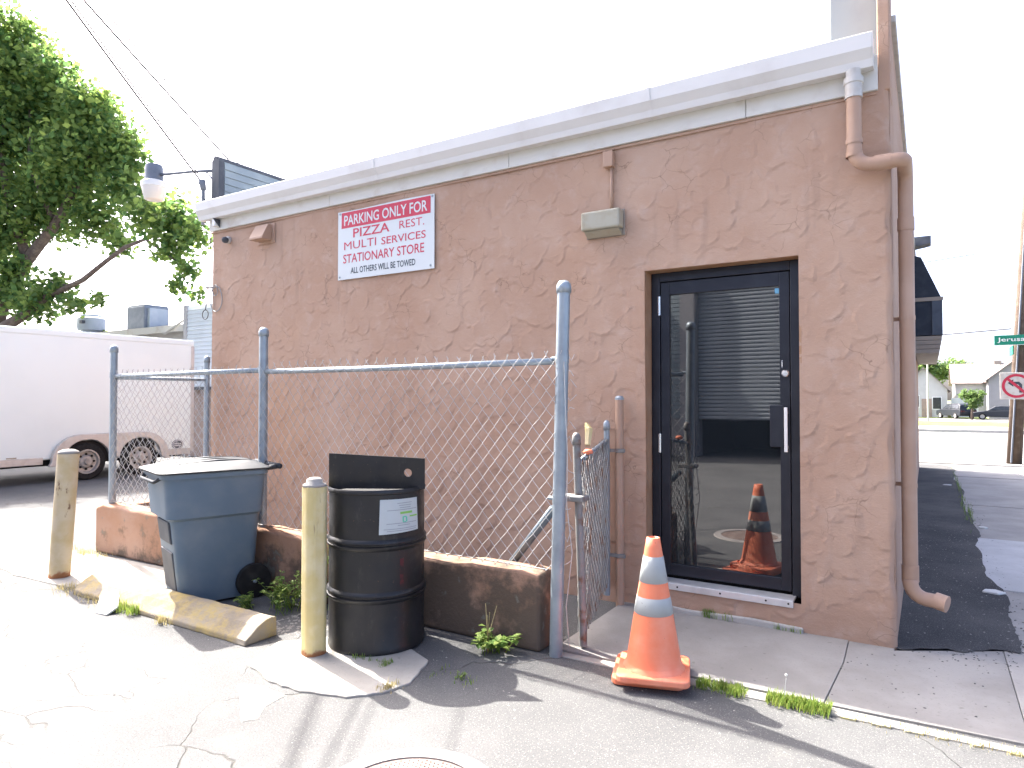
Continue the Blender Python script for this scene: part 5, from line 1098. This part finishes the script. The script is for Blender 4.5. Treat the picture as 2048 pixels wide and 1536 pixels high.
# white flat stone / scrap against the wheel stop
mb = MB(); pts = [(-4.50, -2.02), (-4.33, -2.15), (-4.22, -2.14), (-4.22, -2.06), (-4.34, -1.98), (-4.42, -1.94)]
mb.prism([(-4.35+(x+4.35)*1.15, -2.06+(y+2.05)*1.1) for x, y in pts], 0.0, 0.016, 'z'); mb.xf(Matrix.Translation((-4.35, -2.05, 0)) @ Matrix.Rotation(radians(24), 4, 'X') @ Matrix.Translation((4.35, 2.05, 0.045))); tag(mb.build('white_stone', 'stone', bevel=0.006), 'flat white scrap lying against the front of the wheel stop', 'litter')
r = random.Random(44)
def pebbles(n, fx, size, mat, name, label):
    mb = MB()
    for _ in range(n):
        x, y, z = fx(); s_ = size*r.uniform(.4, 1.3); a = r.uniform(0, 6)
        P = [(x+s_*cos(a+k*1.257)*r.uniform(.7, 1.2), y+s_*sin(a+k*1.257)*r.uniform(.7, 1.2), z) for k in range(5)] + [(x, y, z+s_*r.uniform(.3, .8))]
        mb.add(P, [(0,1,5),(1,2,5),(2,3,5),(3,4,5),(4,0,5)])
    tag(mb.build(name, mat, fix=False), label, 'gravel', kind='stuff')
pebbles(260, lambda: (r.uniform(.6, 1.2), r.uniform(0.2, 5), .017), .007, 'concrete', 'gravel', 'pale gravel scattered over the dark dirt strip')
pebbles(260, lambda: (1.19 + r.gauss(0, .06), 0.3 + r.uniform(0, 1)**1.6*7, .014), .008, 'asphalt_dark', 'gravel', 'dark crumbs along the ragged edge of the dirt strip')
pebbles(110, lambda: (r.uniform(.6, 1.15), .12 + r.gauss(0, .10), .012), .006, 'asphalt_dark', 'gravel', 'dark crumbs at the near end of the dirt strip')
pebbles(260, lambda: (r.uniform(-3.1, -2.6), r.uniform(-1.75, -1.3), 0), .012, 'concrete', 'gravel', 'loose gravel between the wheel stop and the drum')
pebbles(420, lambda: (r.uniform(-5, 1.5), r.uniform(-3.6, -1.2), 0), .005, 'concrete_pale', 'gravel', 'grit scattered over the asphalt')
pebbles(160, lambda: (r.uniform(-1.1, 1.0), r.uniform(-.9, -.05), .012), .006, 'asphalt_dark', 'gravel', 'dark crumbs scattered over the door apron')
for i, (x, y, s_, lb) in enumerate(((1.26, 4.9, .05, 'white litter lying at the edge of the side walk'), (1.0, 9.3, .07, 'crumpled paper far along the dirt strip'), (1.15, 1.75, .08, 'broken pale concrete chip beside the dirt strip'))):
    mb = MB(); mb.prism([(x-s_, y-s_*.5), (x+s_*.3, y-s_*.8), (x+s_, y), (x+s_*.2, y+s_*.8), (x-s_*.7, y+s_*.5)], 0.006, 0.03, 'z'); tag(mb.build('litter_scrap', 'stone', bevel=0.008), lb, 'litter')
